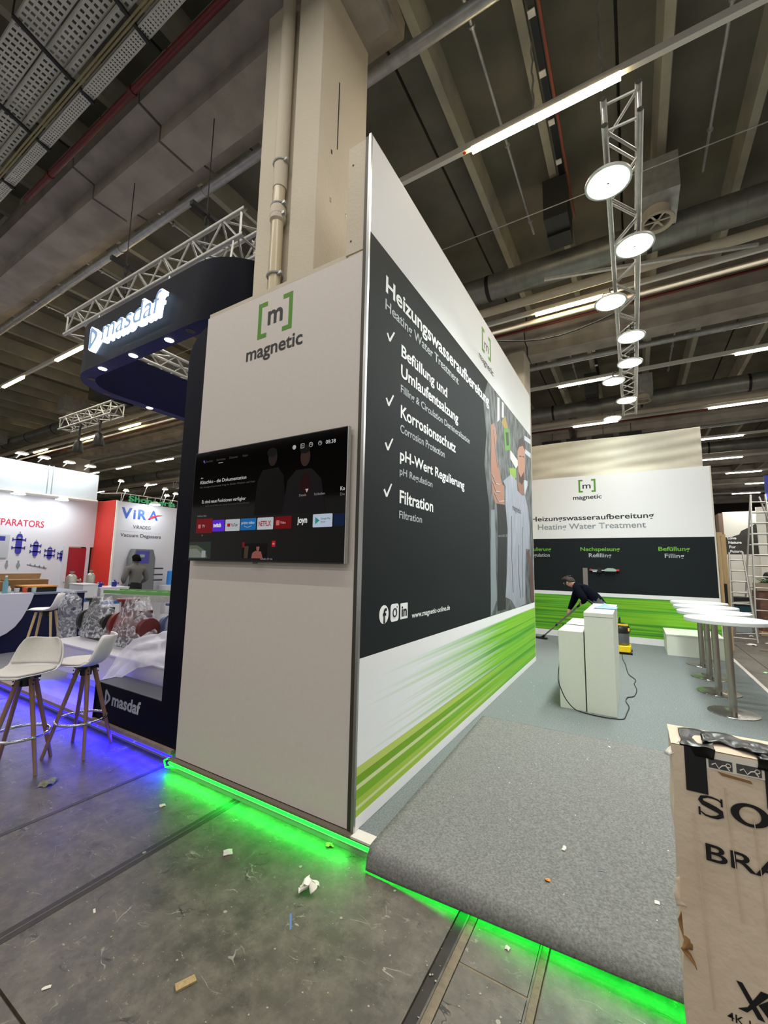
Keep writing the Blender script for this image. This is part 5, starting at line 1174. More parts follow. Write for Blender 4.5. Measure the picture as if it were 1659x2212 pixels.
# tall wrapped bottle-shaped valve behind the plinth
t = thing('wrapped_valve', 'tall upright vessel tightly wrapped in clear film beside the plinth corner', 'machine', (-6.05, .95, .105))
mb = MB(); mb.lathe((-6.05, .95, .105), [(.13, 0), (.13, .06), (.09, .08), (.09, .42), (.12, .46), (.12, .50), (.10, .55), (.11, .72), (.14, .78), (.14, .82), (.08, .86), (.10, .96), (.05, 1.0)], 24); obj('vessel', mb, mat('vessel_grey', (92, 96, 110), .35, .5), t)
film(-6.05, .95, .11, 1.16, lambda u: (.135+.015*math.sin(u*9)-(.06 if u > .93 else 0), .135+.015*math.sin(u*9+1)-(.06 if u > .93 else 0)), 4, t)
def pump(name, label, cx, cy, colr, s, hub_side=-1, seed=0):
    Z = .60
    t = thing('wrapped_pump', label, 'pump', (cx, cy, Z))
    mb = MB(); mb.box(cx-.30*s, cx+.30*s, cy-.10*s, cy+.10*s, Z, Z+.05*s); obj('base_frame', mb, M_black, t, smooth=False, bevel=.006)
    mb = MB(); mb.lathe((cx-.26*s, cy, Z+.22*s), [(.06*s, -.05*s), (.17*s, -.04*s), (.17*s, .02*s), (.11*s, .04*s), (.15*s, .07*s), (.13*s, .16*s), (.08*s, .2*s)], 28, 'x'); obj('pump_casing', mb, mat(name+'_paint', colr, .35), t)
    mb = MB(); mb.lathe((cx-.05*s, cy, Z+.22*s), [(.09*s, 0), (.13*s, .02*s)]+[(.13*s-(.012*s if i % 2 else 0), .02*s+i*.022*s) for i in range(1, 14)]+[(.12*s, .34*s), (.05*s, .36*s)], 24, 'x'); obj('motor', mb, mat(name+'_motor', tuple(int(c*.8) for c in colr), .45), t)
    mb = MB(); mb.tube((cx-.20*s, cy, Z+.30*s), (cx-.20*s, cy, Z+.50*s), .07*s, n=20); mb.lathe((cx-.20*s, cy, Z+.50*s), [(.07*s, 0), (.12*s, .0), (.12*s, .03*s), (.07*s, .03*s)], 24); obj('outlet_flange', mb, mat(name+'_paint', colr, .35), t)
    mb = MB(); mb.box(cx+.05*s, cx+.20*s, cy-.07*s, cy+.07*s, Z+.34*s, Z+.42*s); obj('terminal_box', mb, mat(name+'_motor', colr, .45), t, smooth=False, bevel=.004)
    film(cx, cy, Z+.04*s, Z+.56*s, lambda u: (s*(.36-.26*u**1.7), s*(.20-.10*u**1.5)), seed, t, 26, .024*s)
    return t
pump('black_pump', 'black pump with round flange, loosely wrapped in clear film', -4.78, .80, (20, 24, 22), 1.0, seed=2)
pump('red_pump', 'dark red pump under shiny clear film, next to the black one', -3.85, .76, (110, 28, 22), 1.08, seed=7)
pump('blue_motor', 'pump with blue label under glossy film behind the red pump', -3.35, 1.08, (86, 96, 130), 1.0, seed=12)
t = thing('plastic_sheet', 'milky plastic sheet sliding off the plinth down to the lettered base', 'plastic sheet', (-3.0, .4, .46))
def sheet(u, v):
    # u along the fall, v across
    P0 = Vector((-2.62, .62, .98)).lerp(Vector((-2.30, .52, .66)), v); P1 = Vector((-3.22, .42, .80)).lerp(Vector((-2.80, .36, .62)), v)
    P2 = Vector((-3.32, .36, .66)).lerp(Vector((-3.0, .34, .56)), v); P3 = Vector((-3.42, .22, .40)).lerp(Vector((-3.22, .16, .36)), v)
    q = u*3; i = min(2, int(q)); f = q-i; P = [P0, P1, P2, P3]; p = P[i].lerp(P[i+1], f)
    return (p.x, p.y-.03*math.sin(u*PI), p.z+.05*math.sin(v*PI)*(1-u)+.012*math.sin(v*16+u*3))
mb = MB(); mb.grid(sheet, 28, 20); disp(mb, .02, 11, 3); obj('sheet', mb, M_film2, t)
mb = MB(); mb.grid(lambda u, v: (-3.02+.62*u, .45+.5*v, .605+.26*math.exp(-((u-.45)**2+(v-.6)**2)*7)), 20, 20); disp(mb, .03, 12, 8); obj('crumpled_heap', mb, M_film2, t)
t = thing('fan_motor', 'black motor with round ribbed fan cover at the navy column', 'motor', (-2.32, .62, .60))
mb = MB(); mb.box(-2.45, -2.15, .5, .74, .60, .64); obj('foot', mb, M_black, t, smooth=False)
mb = MB(); mb.lathe((-2.42, .62, .76), [(.02, 0), (.06, -.008)]+[(.06+.012*i, -.01+(.006 if i % 2 else 0)) for i in range(1, 7)]+[(.145, .01), (.145, .06), (.12, .07), (.12, .30)], 32, 'x'); obj('fan_cover', mb, mat('fan_black', (34, 36, 40), .4), t)
mb = MB(); mb.lathe((-2.425, .62, .76), [(.075, -.012), (.085, -.016), (.085, -.008)], 28, 'x'); obj('chrome_ring', mb, M_alu, t)
t = thing('grey_roll', 'upright grey felt roll behind the wrapped pumps by the navy column', 'roll', (-3.75, 1.55, .105))
mb = MB(); mb.lathe((-3.75, 1.55, .105), [(.15, 0), (.155, .5), (.15, .98), (.04, .98), (.04, .94)], 24); obj('felt', mb, mat('grey_felt', (112, 110, 112), .9, var=.15, vscale=30), t)

# bar stools
def stool(name, label, legm, loc, rz_seat, rz_leg, square_ring=False, cushion=True):
    t = thing('bar_stool', label, 'bar stool', loc, 0, group=None)
    c, s = math.cos(rz_seat), math.sin(rz_seat)
    prof = [(-.225, .742), (-.205, .748), (-.15, .742), (-.08, .732), (0, .726), (.07, .730), (.12, .748), (.155, .785), (.178, .84), (.198, .91), (.212, .965), (.218, .985)]
    wid = [.08, .125, .165, .192, .205, .208, .206, .204, .198, .180, .148, .10]
    def pt(u, v, lift=0., shrink=1.):
        q = u*(len(prof)-1); i = min(len(prof)-2, int(q)); f = q-i
        y = prof[i][0]*(1-f)+prof[i+1][0]*f; z = prof[i][1]*(1-f)+prof[i+1][1]*f; w_ = (wid[i]*(1-f)+wid[i+1]*f)*shrink
        k = (2*v-1); x = k*w_; e = k*k
        if u < .55: z += .030*e*min(1, u*3)
        y -= (.075*e if u > .55 else .075*e*max(0, (u-.3)/.25)); z += .012*e if u > .55 else 0
        z += lift; y -= lift*.6 if u > .6 else 0
        return (x*c-y*s+loc[0], x*s+y*c+loc[1], z+loc[2])
    mb = MB(); mb.grid(lambda u, v: pt(u, v), 30, 16); obj('seat_shell', mb, M_shell, t, solid=.009)
    if cushion:
        mb = MB(); mb.grid(lambda u, v: pt(.05+.50*u, v, .013, .92), 16, 12); obj('seat_cushion', mb, M_cushion, t, solid=.012)
        mb = MB(); mb.grid(lambda u, v: pt(.62+.33*u, v, .010, .92), 12, 12); obj('back_cushion', mb, M_cushion, t, solid=.008)
    for i in range(4):
        a = rz_leg+PI/4+i*PI/2; ca, sa = math.cos(a), math.sin(a)
        R0, R1 = (.055, .25) if not square_ring else (.13, .27)
        mb = MB(); mb.tube((loc[0]+R0*ca, loc[1]+R0*sa, loc[2]+.715), (loc[0]+R1*ca, loc[1]+R1*sa, loc[2]), .019, .0135, n=14); l = obj('leg', mb, legm, t)
        if not square_ring:
            mb = MB()
            for z in (.66, .69): mb.tube((loc[0]+(R0+.035)*ca, loc[1]+(R0+.035)*sa, loc[2]+z), (loc[0]+(R0+.042)*ca, loc[1]+(R0+.042)*sa, loc[2]+z), .006, n=8)
            obj('bolt', mb, M_black, l)
    mb = MB(); mb.box(loc[0]-.07, loc[0]+.07, loc[1]-.07, loc[1]+.07, loc[2]+.70, loc[2]+.722); mb.tube((loc[0], loc[1], loc[2]+.64), (loc[0], loc[1], loc[2]+.70), .045, n=16); obj('swivel_plate', mb, M_black, t)
    zr = .27; R = .055+(.25-.055)*(.715-zr)/.715+.012
    if square_ring:
        R += .03; mb = MB(); mb.path([(loc[0]+R*math.cos(rz_leg+PI/4+i*PI/2), loc[1]+R*math.sin(rz_leg+PI/4+i*PI/2), loc[2]+zr) for i in range(4)], .006, 8, True)
    else: mb = MB(); mb.path([(loc[0]+R*math.cos(i*PI/20), loc[1]+R*math.sin(i*PI/20), loc[2]+zr) for i in range(40)], .011, 10, True)
    obj('foot_ring', mb, M_chrome, t)
    return t
rd = math.radians
stool('s', 'white bar stool with dark wooden legs nearest the camera, seen from the front', M_wood, (-2.80, -.67, 0), rd(36), rd(-36))
stool('s', 'white bar stool whose backrest glows blue, standing at the blue light', M_wood, (-2.77, -.25, 0), rd(-42), rd(-59))
stool('s', 'white bar stool cut off by the picture edge, only chrome ring and a leg showing', M_wood, (-3.36, -.93, 0), rd(20), rd(10))
stool('s', 'white bar stool with pale wooden legs before the navy counter', M_wood_pale, (-6.45, .80, .118), rd(-30), rd(-40), True, False)

# navy counter with white swoosh
t = thing('navy_counter', 'navy counter with grey worktop and curved white front cladding', 'counter', (-8.2, .8, .105))
mb = MB(); mb.box(-9.2, -7.40, -.9, 1.74, .105, 1.03); obj('body', mb, M_navy_counter, t, smooth=False)
mb = MB(); mb.box(-9.25, -7.36, -.95, 1.76, 1.03, 1.06); obj('worktop', mb, mat('worktop_grey', (120, 134, 156), .35), t, smooth=False)
mb = MB(); mb.prism([(-.9, 1.07), (.90, 1.07), (.93, 1.05), (.90, .92), (.86, .80), (.80, .65), (.72, .52), (.62, .43), (.50, .37), (.2, .27), (-.9, .14)], 'x', -7.40, -7.30); obj('white_cladding', mb, mat('cladding_white', (204, 206, 226), .35), t, smooth=False, fix=True, bevel=.01)
def bottle(label, x, y, z, r, h, m, capm):
    t = thing('bottle', label, 'bottle', (x, y, z))
    mb = MB(); mb.lathe((x, y, z), [(r*.9, 0), (r, .01), (r, h*.62), (r*.45, h*.8), (r*.4, h*.9)], 18); obj('body', mb, m, t)
    mb = MB(); mb.tube((x, y, z+h*.9), (x, y, z+h), r*.45, n=14); obj('cap', mb, capm, t)
M_pet = mat('pet_blue', (120, 190, 210), .1, alpha=.55)
bottle('slim clear blue water bottle on the navy counter', -7.36-.10, .58, 1.06, .035, .30, M_pet, M_rail)
bottle('small white bottle on the navy counter worktop', -7.55, .66, 1.06, .03, .12, M_rail, M_rail)
for i, (x, y, c, lb) in enumerate(((-7.5, .75, (190, 190, 196), 'clear glass with dark contents on the navy counter'), (-7.5, .86, (200, 80, 50), 'small orange-red tub on the navy counter'), (-7.6, 1.02, (170, 200, 200), 'pale plastic cup by the flat cartons'), (-7.48, .40, (196, 186, 172), 'beige crumpled bag at the picture edge on the counter'))):
    mb = MB(); mb.lathe((x, y, 1.06), [(.032, 0), (.038, .08), (.036, .085)], 16); tag(obj('cup', mb, mat('cup%d' % i, c, .4)), lb, 'cup')
def carton(label, x0, x1, y0, y1, z0, z1, m, flap=0):
    t = thing('carton', label, 'box', ((x0+x1)/2, (y0+y1)/2, z0))
    mb = MB(); mb.box(x0, x1, y0, y1, z0, z1); obj('body', mb, m, t, smooth=False)
    if flap: mb = MB(); mb.add([(x0, y0, z1), (x0, y1, z1), (x0-.06, y1+.04, z1+flap), (x0-.06, y0-.04, z1+flap)], [(0, 1, 2, 3)]); obj('flap', mb, m, t, smooth=False, solid=.005)
    return t
carton('black flat box with orange lid on the navy counter', -8.1, -7.6, .92, 1.36, 1.06, 1.14, M_black)
carton('orange carton lid lying on the black flat box', -8.1, -7.58, .92, 1.37, 1.141, 1.165, M_card_orange)
carton('open brown carton with raised flap behind the orange lid', -8.6, -8.2, .85, 1.45, 1.06, 1.25, M_card_dark, .10)
carton('small brown carton left of the raised flap', -8.5, -8.15, .55, .84, 1.06, 1.22, M_card_dark)
# silver tank and fittings on white boxes
def vessel(label, x, y, z, r, h, m, sp=True):
    t = thing('metal_vessel', label, 'vessel', (x, y, z))
    mb = MB(); mb.lathe((x, y, z), [(r*.7, 0), (r, h*.06), (r, h*.70), (r*.6, h*.82), (r*.25, h*.86), (r*.25, h*.92), (r*.45, h*.93), (r*.45, h)], 22); obj('tank', mb, m, t)
    if sp: mb = MB(); mb.tube((x, y, z+h*.5), (x, y+r*1.8, z+h*.5), r*.2, n=10); mb.tube((x, y+r*1.6, z+h*.5), (x, y+r*1.8, z+h*.5), r*.4, n=10); obj('side_port', mb, m, t)
M_steel2 = mat('cast_steel', (160, 158, 150), .35, .7)
def display_box(label, x0, x1, y0, y1, z0, z1):
    t = thing('display_box', label, 'display stand', ((x0+x1)/2, (y0+y1)/2, z0))
    mb = MB(); mb.box(x0, x1, y0, y1, z0, z1-.02); obj('body', mb, mat('display_top', (224, 224, 232), .3), t, smooth=False)
    mb = MB(); mb.box(x0-.01, x1+.01, y0-.01, y1+.01, z1-.02, z1); obj('top', mb, mat('display_top', (224, 224, 232), .3), t, smooth=False)
    mb = MB(); mb.box(x1, x1+.004, y0+.03, y1-.03, z1-.36, z1-.29); obj('blue_stripe', mb, mat('stripe_blue', (44, 104, 176), .4), t, smooth=False)
display_box('tall white display box with blue stripe behind the navy counter', -8.9, -8.3, 2.10, 2.38, .105, 1.13)
display_box('long white display box with blue stripe below the blue fittings', -8.9, -8.3, 2.44, 3.02, .105, 1.05)
display_box('white display box carrying the silver vessel', -9.6, -9.05, 1.95, 2.36, .105, .97)
display_box('low white box between the pump display and the tall white one', -7.2, -6.7, 1.72, 2.05, .105, .55)
vessel('silver upright vessel with side port on a white display box', -9.2, 2.25, .97, .10, .40, M_steel2)
vessel('grey cast fitting in front of the open doorway', -9.4, 2.72, .97, .09, .42, M_steel2, False)
M_bl = mat('enamel_blue', (34, 34, 130), .3)
vessel('small dark blue pump on the long white display box, nearer one', -8.5, 2.50, 1.05, .05, .12, M_bl)
vessel('small dark blue pump on the long white display box, farther one', -8.5, 2.80, 1.05, .05, .15, M_bl)

# ladders lying across the stand
t = thing('green_ladder', 'green-topped ladder lying flat on the silver ladder beyond the wrapped pumps', 'ladder', (-7, 2.4, 1.03))
def lay_ladder(t, A, B, wv, hz, m, n, rung_m):
    A, B, wv = Vector(A), Vector(B), Vector(wv)
    for k in (0, 1): mb = MB(); mb.bar(A+wv*k, B+wv*k, .03, hz); obj('stile', mb, m, t, smooth=False)
    for i in range(n): q = (i+.5)/n; mb = MB(); mb.tube(A.lerp(B, q), A.lerp(B, q)+wv, .014, n=8); obj('rung', mb, rung_m, t)
lay_ladder(t, (-7.35, 2.05, 1.035), (-5.2, 2.75, 1.035), (-.16, .38, 0), .06, M_ladder_green, 9, M_ladder_green)
t = thing('silver_ladder', 'aluminium ladder lying across white trestles under the green one', 'ladder', (-7, 2.3, .92))
lay_ladder(t, (-7.2, 2.0, .945), (-5.0, 2.72, .945), (-.16, .38, 0), .11, M_alu_dull, 9, M_alu_dull)
mb = MB(); mb.box(-6.95, -6.35, 2.15, 2.6, .105, .875); tag(obj('trestle_box', mb, M_pw, smooth=False), 'white block supporting the lying ladders', 'support')
mb = MB(); mb.box(-5.65, -5.25, 2.60, 3.0, .105, .875); tag(obj('trestle_box', mb, M_pw, smooth=False), 'second white support block under the far ladder end', 'support')

# ---------------------------------------------------------------- display booth with blue vessels (white, red)
t = thing('vessel_booth_wall', 'white display wall with printed blue vessels and crimson heading', 'wall', (-12, 2, 0))
M_bw = mat('booth_white', (206, 204, 212), .6)
mb = MB(); mb.box(-12.12, -12, -3.5, 3.20, 0, 3.34); mb.box(-12.12, -12, 3.20, 3.89, 1.98, 3.34); obj('board', mb, M_bw, t, smooth=False)
def V(body, u, b, cap, wd, m, par=None, c=-12, bold=.012): return text(par or t, body, u, b, cap, wd, 'x', c, m, bold=bold, depth=.004)
V('SEPARATORS', 1.575, 2.45, .165, 1.07, M_redtxt, bold=.015)
def pv(cy, z0, z1, w_, par, m=M_blueprint):
    h = z1-z0; mb = MB(); c = -11.994
    mb.prism([(cy-w_*.45, z0+.12*h), (cy-w_*.2, z0+.06*h), (cy+w_*.2, z0+.06*h), (cy+w_*.45, z0+.12*h), (cy+w_*.5, z0+.2*h), (cy+w_*.5, z0+.80*h), (cy+w_*.3, z0+.9*h), (cy-w_*.3, z0+.9*h), (cy-w_*.5, z0+.80*h), (cy-w_*.5, z0+.2*h)], 'x', c, c+.004)
    for zz in (.32, .66):
        mb.box(c, c+.004, cy-w_*1.0, cy+w_*1.0, z0+zz*h-.015, z0+zz*h+.015)
        for s in (-1, 1): mb.box(c, c+.004, cy+s*w_*1.0-.01, cy+s*w_*1.0+.01, z0+zz*h-.045, z0+zz*h+.045)
    obj('printed_vessel', mb, m, par, smooth=False)
    mb = MB(); mb.box(c, c+.005, cy-.012, cy+.012, z0+.9*h, z1); mb.box(c, c+.005, cy-.03, cy+.03, z0, z0+.05*h); mb.box(c+.004, c+.006, cy-.03, cy+.03, z0+.7*h, z0+.78*h); obj('printed_fitting', mb, M_txt_dg, par, smooth=False)
pv(2.16, 1.70, 2.31, .13, t); pv(2.52, 1.66, 2.12, .11, t); pv(2.84, 1.60, 1.97, .11, t); pv(3.13, 1.56, 1.88, .10, t)
mb = MB(); mb.box(-12, -11.995, 1.60, 1.97, 1.62, 2.21); obj('printed_cabinet', mb, mat('print_pale_grey', (176, 178, 186), .6), t, smooth=False)
mb = MB(); mb.box(-11.995, -11.992, 1.70, 1.88, 2.06, 2.17); obj('printed_screen', mb, M_blueprint, t, smooth=False)
mb = MB(); mb.box(-11.995, -11.992, 1.62, 1.94, 1.60, 1.64); obj('printed_shadow', mb, M_txt_dg, t, smooth=False)
for cy, w_ in ((1.80, .07), (1.97, .07), (2.20, .09)):
    mb = MB(); mb.prism([(cy-w_/2, 1.44), (cy, 1.34), (cy+w_/2, 1.44), (cy+w_/3, 1.50), (cy-w_/3, 1.50)], 'x', -12, -11.995); mb.box(-12, -11.995, cy-.02, cy+.02, 1.50, 1.57); obj('printed_fitting', mb, M_txt_dg, t, smooth=False)
mb = MB(); mb.prism([(2.38, 1.45), (2.80, 1.35), (2.82, 1.39), (2.38, 1.48)], 'x', -12, -11.995); obj('printed_manifold', mb, M_txt_dg, t, smooth=False)
for i in range(4): mb = MB(); mb.box(-12, -11.995, 2.44+i*.1, 2.465+i*.1, 1.44-i*.02, 1.50-i*.02); obj('printed_fitting', mb, M_txt_dg, t, smooth=False)
t = thing('crimson_door', 'crimson sliding door leaf in white frame in the display booth wall', 'door', (-11.95, 3.5, 0))
mb = MB(); mb.box(-11.995, -11.96, 3.24, 3.76, .0, 1.95); obj('leaf', mb, M_reddoor, t, smooth=False)
mb = MB(); mb.box(-11.998, -11.94, 3.14, 3.25, .0, 1.98); obj('frame_post', mb, M_bw, t, smooth=False)
mb = MB(); mb.box(-11.998, -11.94, 3.70, 3.78, .0, 1.98); obj('frame_post', mb, M_bw, t, smooth=False)
mb = MB(); mb.lathe((-11.93, 3.21, 1.0), [(.02, 0), (.02, .02)], 12, 'x'); obj('door_knob', mb, M_chrome, t)
mb = MB(); mb.box(-12.1, -12.0, 3.89, 3.95, 0, 3.34); mb.box(-12.0, -11.0, 3.89, 3.93, 0, 3.32); tag(obj('red_return_wall', mb, M_redwall, smooth=False), 'bright red return wall beside the crimson door', 'wall')
t = thing('tall_display_panel', 'white display panel with blue and red company lettering behind the grey sweater man', 'wall', (-11, 5, 0))
mb = MB(); mb.box(-11.1, -11, 3.93, 6.42, 0, 3.30); obj('board', mb, M_bw, t, smooth=False)
mb = MB(); mb.box(-11, -10.96, 3.90, 3.95, 0, 3.31); obj('corner_post', mb, M_rail, t, smooth=False)
V('V', 4.06, 2.84, .28, .30, M_logo_blue, t, -11, .04); V('i', 4.40, 2.84, .26, .07, M_logo_blue, t, -11, .04); V('R', 4.53, 2.84, .27, .26, M_logo_blue, t, -11, .04); V('A', 4.84, 2.85, .27, .30, M_logo_blue, t, -11, .03)
mb = MB(); mb.prism([(4.82, 2.86), (4.98, 2.90), (5.12, 2.98), (5.28, 3.02), (5.12, 3.01), (4.98, 2.97), (4.88, 2.91)], 'x', -10.996, -10.985); obj('red_swoosh', mb, M_logo_red, t, smooth=False, fix=True)
V('ViRADEG', 4.42, 2.55, .095, .52, M_txt_k, t, -11, .006); V('Vacuum Degassers', 4.09, 2.30, .10, 1.19, M_txt_k, t, -11, .006)
mb = MB(); mb.box(-11, -10.996, 4.06, 5.30, 2.46, 2.464); obj('thin_rule', mb, M_txt_g, t, smooth=False)
t = thing('degasser_cabinet', 'grey cabinet machine with violet display behind the grey sweater man', 'machine', (-10.85, 4.65, 0))
mb = MB(); mb.prism([(4.30, .1), (5.02, .1), (5.00, 1.7), (4.92, 1.96), (4.40, 1.96), (4.32, 1.7)], 'x', -10.99, -10.7); obj('housing', mb, mat('cabinet_grey', (110, 114, 118), .4), t, smooth=False, fix=True, bevel=.02)
mb = MB(); mb.box(-10.7, -10.69, 4.42, 4.80, 1.55, 1.90); obj('display', mb, mat('violet_panel', (76, 76, 160), .3), t, smooth=False)
mb = MB(); mb.box(-10.69, -10.685, 4.52, 4.66, 1.72, 1.80); obj('lcd', mb, em('lcd_green', (150, 170, 150), .5), t, smooth=False)
for z in (1.06, 1.22, 1.40): mb = MB(); mb.tube((-10.72, 4.95, z), (-10.72, 5.26, z), .022, n=10); obj('pipe_stub', mb, M_darkbox, t)
mb = MB(); mb.lathe((-10.6, 5.45, .92), [(.10, 0), (.11, .02), (.10, .40), (.06, .42)], 16); tag(obj('blue_wrapped_roll', mb, mat('sky_blue_foil', (54, 134, 214), .35)), 'upright sky blue wrapped roll beside the degasser pipes', 'roll')
mb = MB(); mb.box(-10.8, -10.35, 5.2, 5.8, .0, .90); tag(obj('white_side_box', mb, M_bw, smooth=False), 'white box under the sky blue roll', 'display stand')
# glowing fascia above the wall
t = thing('white_fascia', 'brightly lit white fascia with thin dark seams over the blue vessels wall', 'fascia', (-11.5, 1, 3.3))
mb = MB(); mb.prism([(-3.6, 3.30), (3.62, 3.28), (3.62, 4.02), (-3.6, 4.12)], 'x', -11.85, -11.5); obj('front', mb, mat('fascia_white', (200, 204, 212), .6), t, smooth=False, fix=True)
mb = MB(); mb.box(-11.5, -11.49, 2.42, 2.44, 3.30, 4.06); obj('seam', mb, M_txt_dg, t, smooth=False)
mb = MB(); mb.box(-11.5, -11.49, 2.52, 2.54, 3.30, 4.06); obj('seam', mb, M_txt_dg, t, smooth=False)
mb = MB(); mb.box(-11.88, -11.47, -3.6, 3.64, 3.26, 3.30); obj('lower_rim', mb, M_rail, t, smooth=False)
for i, y in enumerate((1.2, 1.75, 2.2, 2.75, 3.25)):
    t = thing('clamp_spot', ['clamp spotlight on the fascia top at the picture edge', 'second clamp spotlight on top of the white fascia', 'third clamp spotlight on top of the white fascia, before the seams', 'fourth clamp spotlight on the fascia, after the seams', 'last clamp spotlight near the fascia end'][i], 'spotlight', (-11.3, y, 4.12))
    mb = MB(); mb.bar((-11.55, y, 4.10), (-11.22, y, 4.20), .02, .02); obj('arm', mb, M_rail, t, smooth=False)
    mb = MB(); mb.prism([(y-.11, 4.17), (y+.11, 4.17), (y+.08, 4.21), (y-.08, 4.21)], 'x', -11.30, -11.12); obj('head', mb, M_rail, t, smooth=False, fix=True)
    mb = MB(); mb.box(-11.30, -11.12, y-.10, y+.10, 4.160, 4.168); obj('glass', mb, M_lamp_cool, t, smooth=False)
    area('fascia_spot_light', (-11.2, y, 4.15), .15, .2, 4, (.92, .97, 1), (0, math.radians(30), 0))
for i, (x, y, z) in enumerate(((-11.55, 1.88, 3.22), (-11.55, 2.81, 3.20), (-10.6, 4.78, 3.27))):
    t = thing('wall_washer', ['bright oval wall lamp under the white fascia, nearer the heading', 'bright oval wall lamp under the fascia, nearer the door', 'oval lamp at the top of the lettered display panel'][i], 'lamp', (x, y, z))
    mb = MB(); mb.lathe((x, y, z), [(.15, 0), (.13, .05), (.04, .08)], 20); obj('shade', mb, M_rail, t)
    mb = MB(); mb.lathe((x, y, z-.006), [(.001, 0), (.14, 0), (.14, .004)], 20); obj('glass', mb, M_lamp_cool, t)
    area('wall_wash_light', (x, y, z-.02), .25, .25, 9, (.92, .97, 1), (0, math.radians(20 if i < 2 else 20), 0))
area('booth_ceiling_light', (-9.5, 2.0, 3.6), 3, 2, 26, (.95, .97, 1))
area('booth_ceiling_light', (-4.5, 1.8, 3.6), 2.2, 1.6, 22, (.88, .88, 1))
# open white truss sign with green letters beyond
t = thing('lattice_sign', 'white lattice gantry with green mirrored letters above the lettered panel', 'sign', (-15, 6.5, 3.8))
for z in (3.80, 4.12): 
    mb = MB(); mb.tube((-15, 6.02, z), (-15, 8.3, z), .018, n=6); obj('bar', mb, M_rail, t)
    mb = MB(); mb.tube((-15, 6.02, z), (-15.9, 5.7, z), .018, n=6); obj('bar', mb, M_rail, t)
for yy in (6.02, 8.3): mb = MB(); mb.tube((-15, yy, 0), (-15, yy, 3.8), .03, n=8); obj('post', mb, M_rail, t)
for i in range(8): mb = MB(); mb.tube((-15, 6.02+i*.325, 3.8), (-15, 6.02+i*.325, 4.12), .014, n=6); obj('upright', mb, M_rail, t)
text(t, 'Shopperia', 6.28, 3.86, .20, 1.9, 'x', -14.98, mat('sign_green', (60, 170, 110), .5, emit=.25, ecol=(60, 190, 120)), bold=.03)
for i, (x, y, z) in enumerate(((-17.5, 7.2, 5.0), (-17, 8.1, 4.95), (-16.5, 8.6, 4.8), (-16.8, 9.3, 4.72), (-17, 9.0, 4.6), (-18, 7.7, 4.7))):
    t = thing('floodlight', ['tiny floodlight left end over the green lattice sign', 'tiny floodlight second over the green lattice sign', 'tiny floodlight third over the green lattice sign', 'tiny floodlight nearest the navy column', 'tiny lower floodlight near the navy column', 'tiny lower floodlight between the first two'][i], 'spotlight', (x, y, z))
    mb = MB(); mb.lathe((x, y, z), [(.001, -.01), (.11, -.01), (.11, 0)], 14); obj('glass', mb, M_lamp_cool, t)
    mb = MB(); mb.lathe((x, y, z), [(.12, 0), (.08, .08)], 14); mb.tube((x, y, z+.05), (x-.3, y, z-.5), .015, n=6); obj('housing', mb, M_rail, t)
for i, (x, y, z) in enumerate(((-12.6, 3.47, 5.15), (-11.4, 3.47, 5.2), (-18, 13.2, 5.5), (-16, 13.2, 5.5), (-14.3, 13.2, 5.5), (-21, 13.8, 5.8))):
    t = thing('stage_light', ['black stage light hanging from the small truss, nearer one', 'black stage light hanging from the small truss, farther one', 'black stage light on the lower far truss, first', 'black stage light on the lower far truss, middle', 'black stage light on the lower far truss, last', 'black stage light on the upper far truss'][i], 'spotlight', (x, y, z))
    mb = MB(); mb.lathe((x, y, z-.35), [(.13, 0), (.14, .05), (.10, .30), (.05, .36)], 16); obj('can', mb, M_black, t)
    mb = MB(); mb.tube((x, y, z), (x, y, z+.6), .03, n=6); obj('clamp', mb, M_black, t)

# ================================================================ RIGHT BACKGROUND
t = thing('slogan_booth', 'far booth corner with mountain print and the slogan about loving nature', 'wall', (4.6, 16, 0))
mb = MB(); mb.box(4.22, 5.4, 16, 16.1, 0, 3.66); obj('board', mb, mat('booth_cream', (226, 224, 214), .6), t, smooth=False)
mb = MB(); mb.box(4.10, 4.22, 15.98, 16.6, 0, 3.62); obj('brown_side', mb, mat('brown_side', (120, 98, 82), .6), t, smooth=False)
mb = MB(); mb.prism([(4.22, 2.22), (5.3, 2.22), (5.3, 3.3), (5.12, 3.28), (5.02, 3.2), (4.9, 3.12), (4.82, 3.08), (4.68, 3.0), (4.62, 2.88), (4.50, 2.84), (4.42, 2.80), (4.3, 2.78), (4.22, 2.8)], 'y', 15.99, 15.999); obj('mountain_print', mb, mat('mountain_grey', (62, 60, 56), .7, var=.4, vscale=3), t, smooth=False, fix=True)
for s_, z in (('Love', 2.72), ('Nature', 2.57), ('For', 2.42), ('Future', 2.27)): text(t, s_, 4.30+(2.72-z)*.10, z, .082, None, 'y', 15.985, M_txt_w, bold=.04, depth=.003)
mb = MB(); mb.box(4.95, 5.9, 15.2, 15.3, 0, 3.7); obj('second_board', mb, mat('booth_cream', (226, 224, 214), .6), t, smooth=False)
area('slogan_light', (4.9, 15.3, 4.1), .8, .3, 16, (1, .98, .94), (math.radians(25), 0, 0))
t = thing('hanging_sign', 'blue hanging sign cut by the picture edge', 'sign', (6.0, 16, 4))
mb = MB(); mb.box(5.28, 6.6, 15.5, 15.55, 3.95, 4.75); obj('panel', mb, mat('sign_blue', (24, 40, 140), .4), t, smooth=False)
mb = MB(); mb.box(5.42, 5.50, 15.49, 15.5, 4.15, 4.5); obj('letter_stroke', mb, M_txt_w, t, smooth=False)
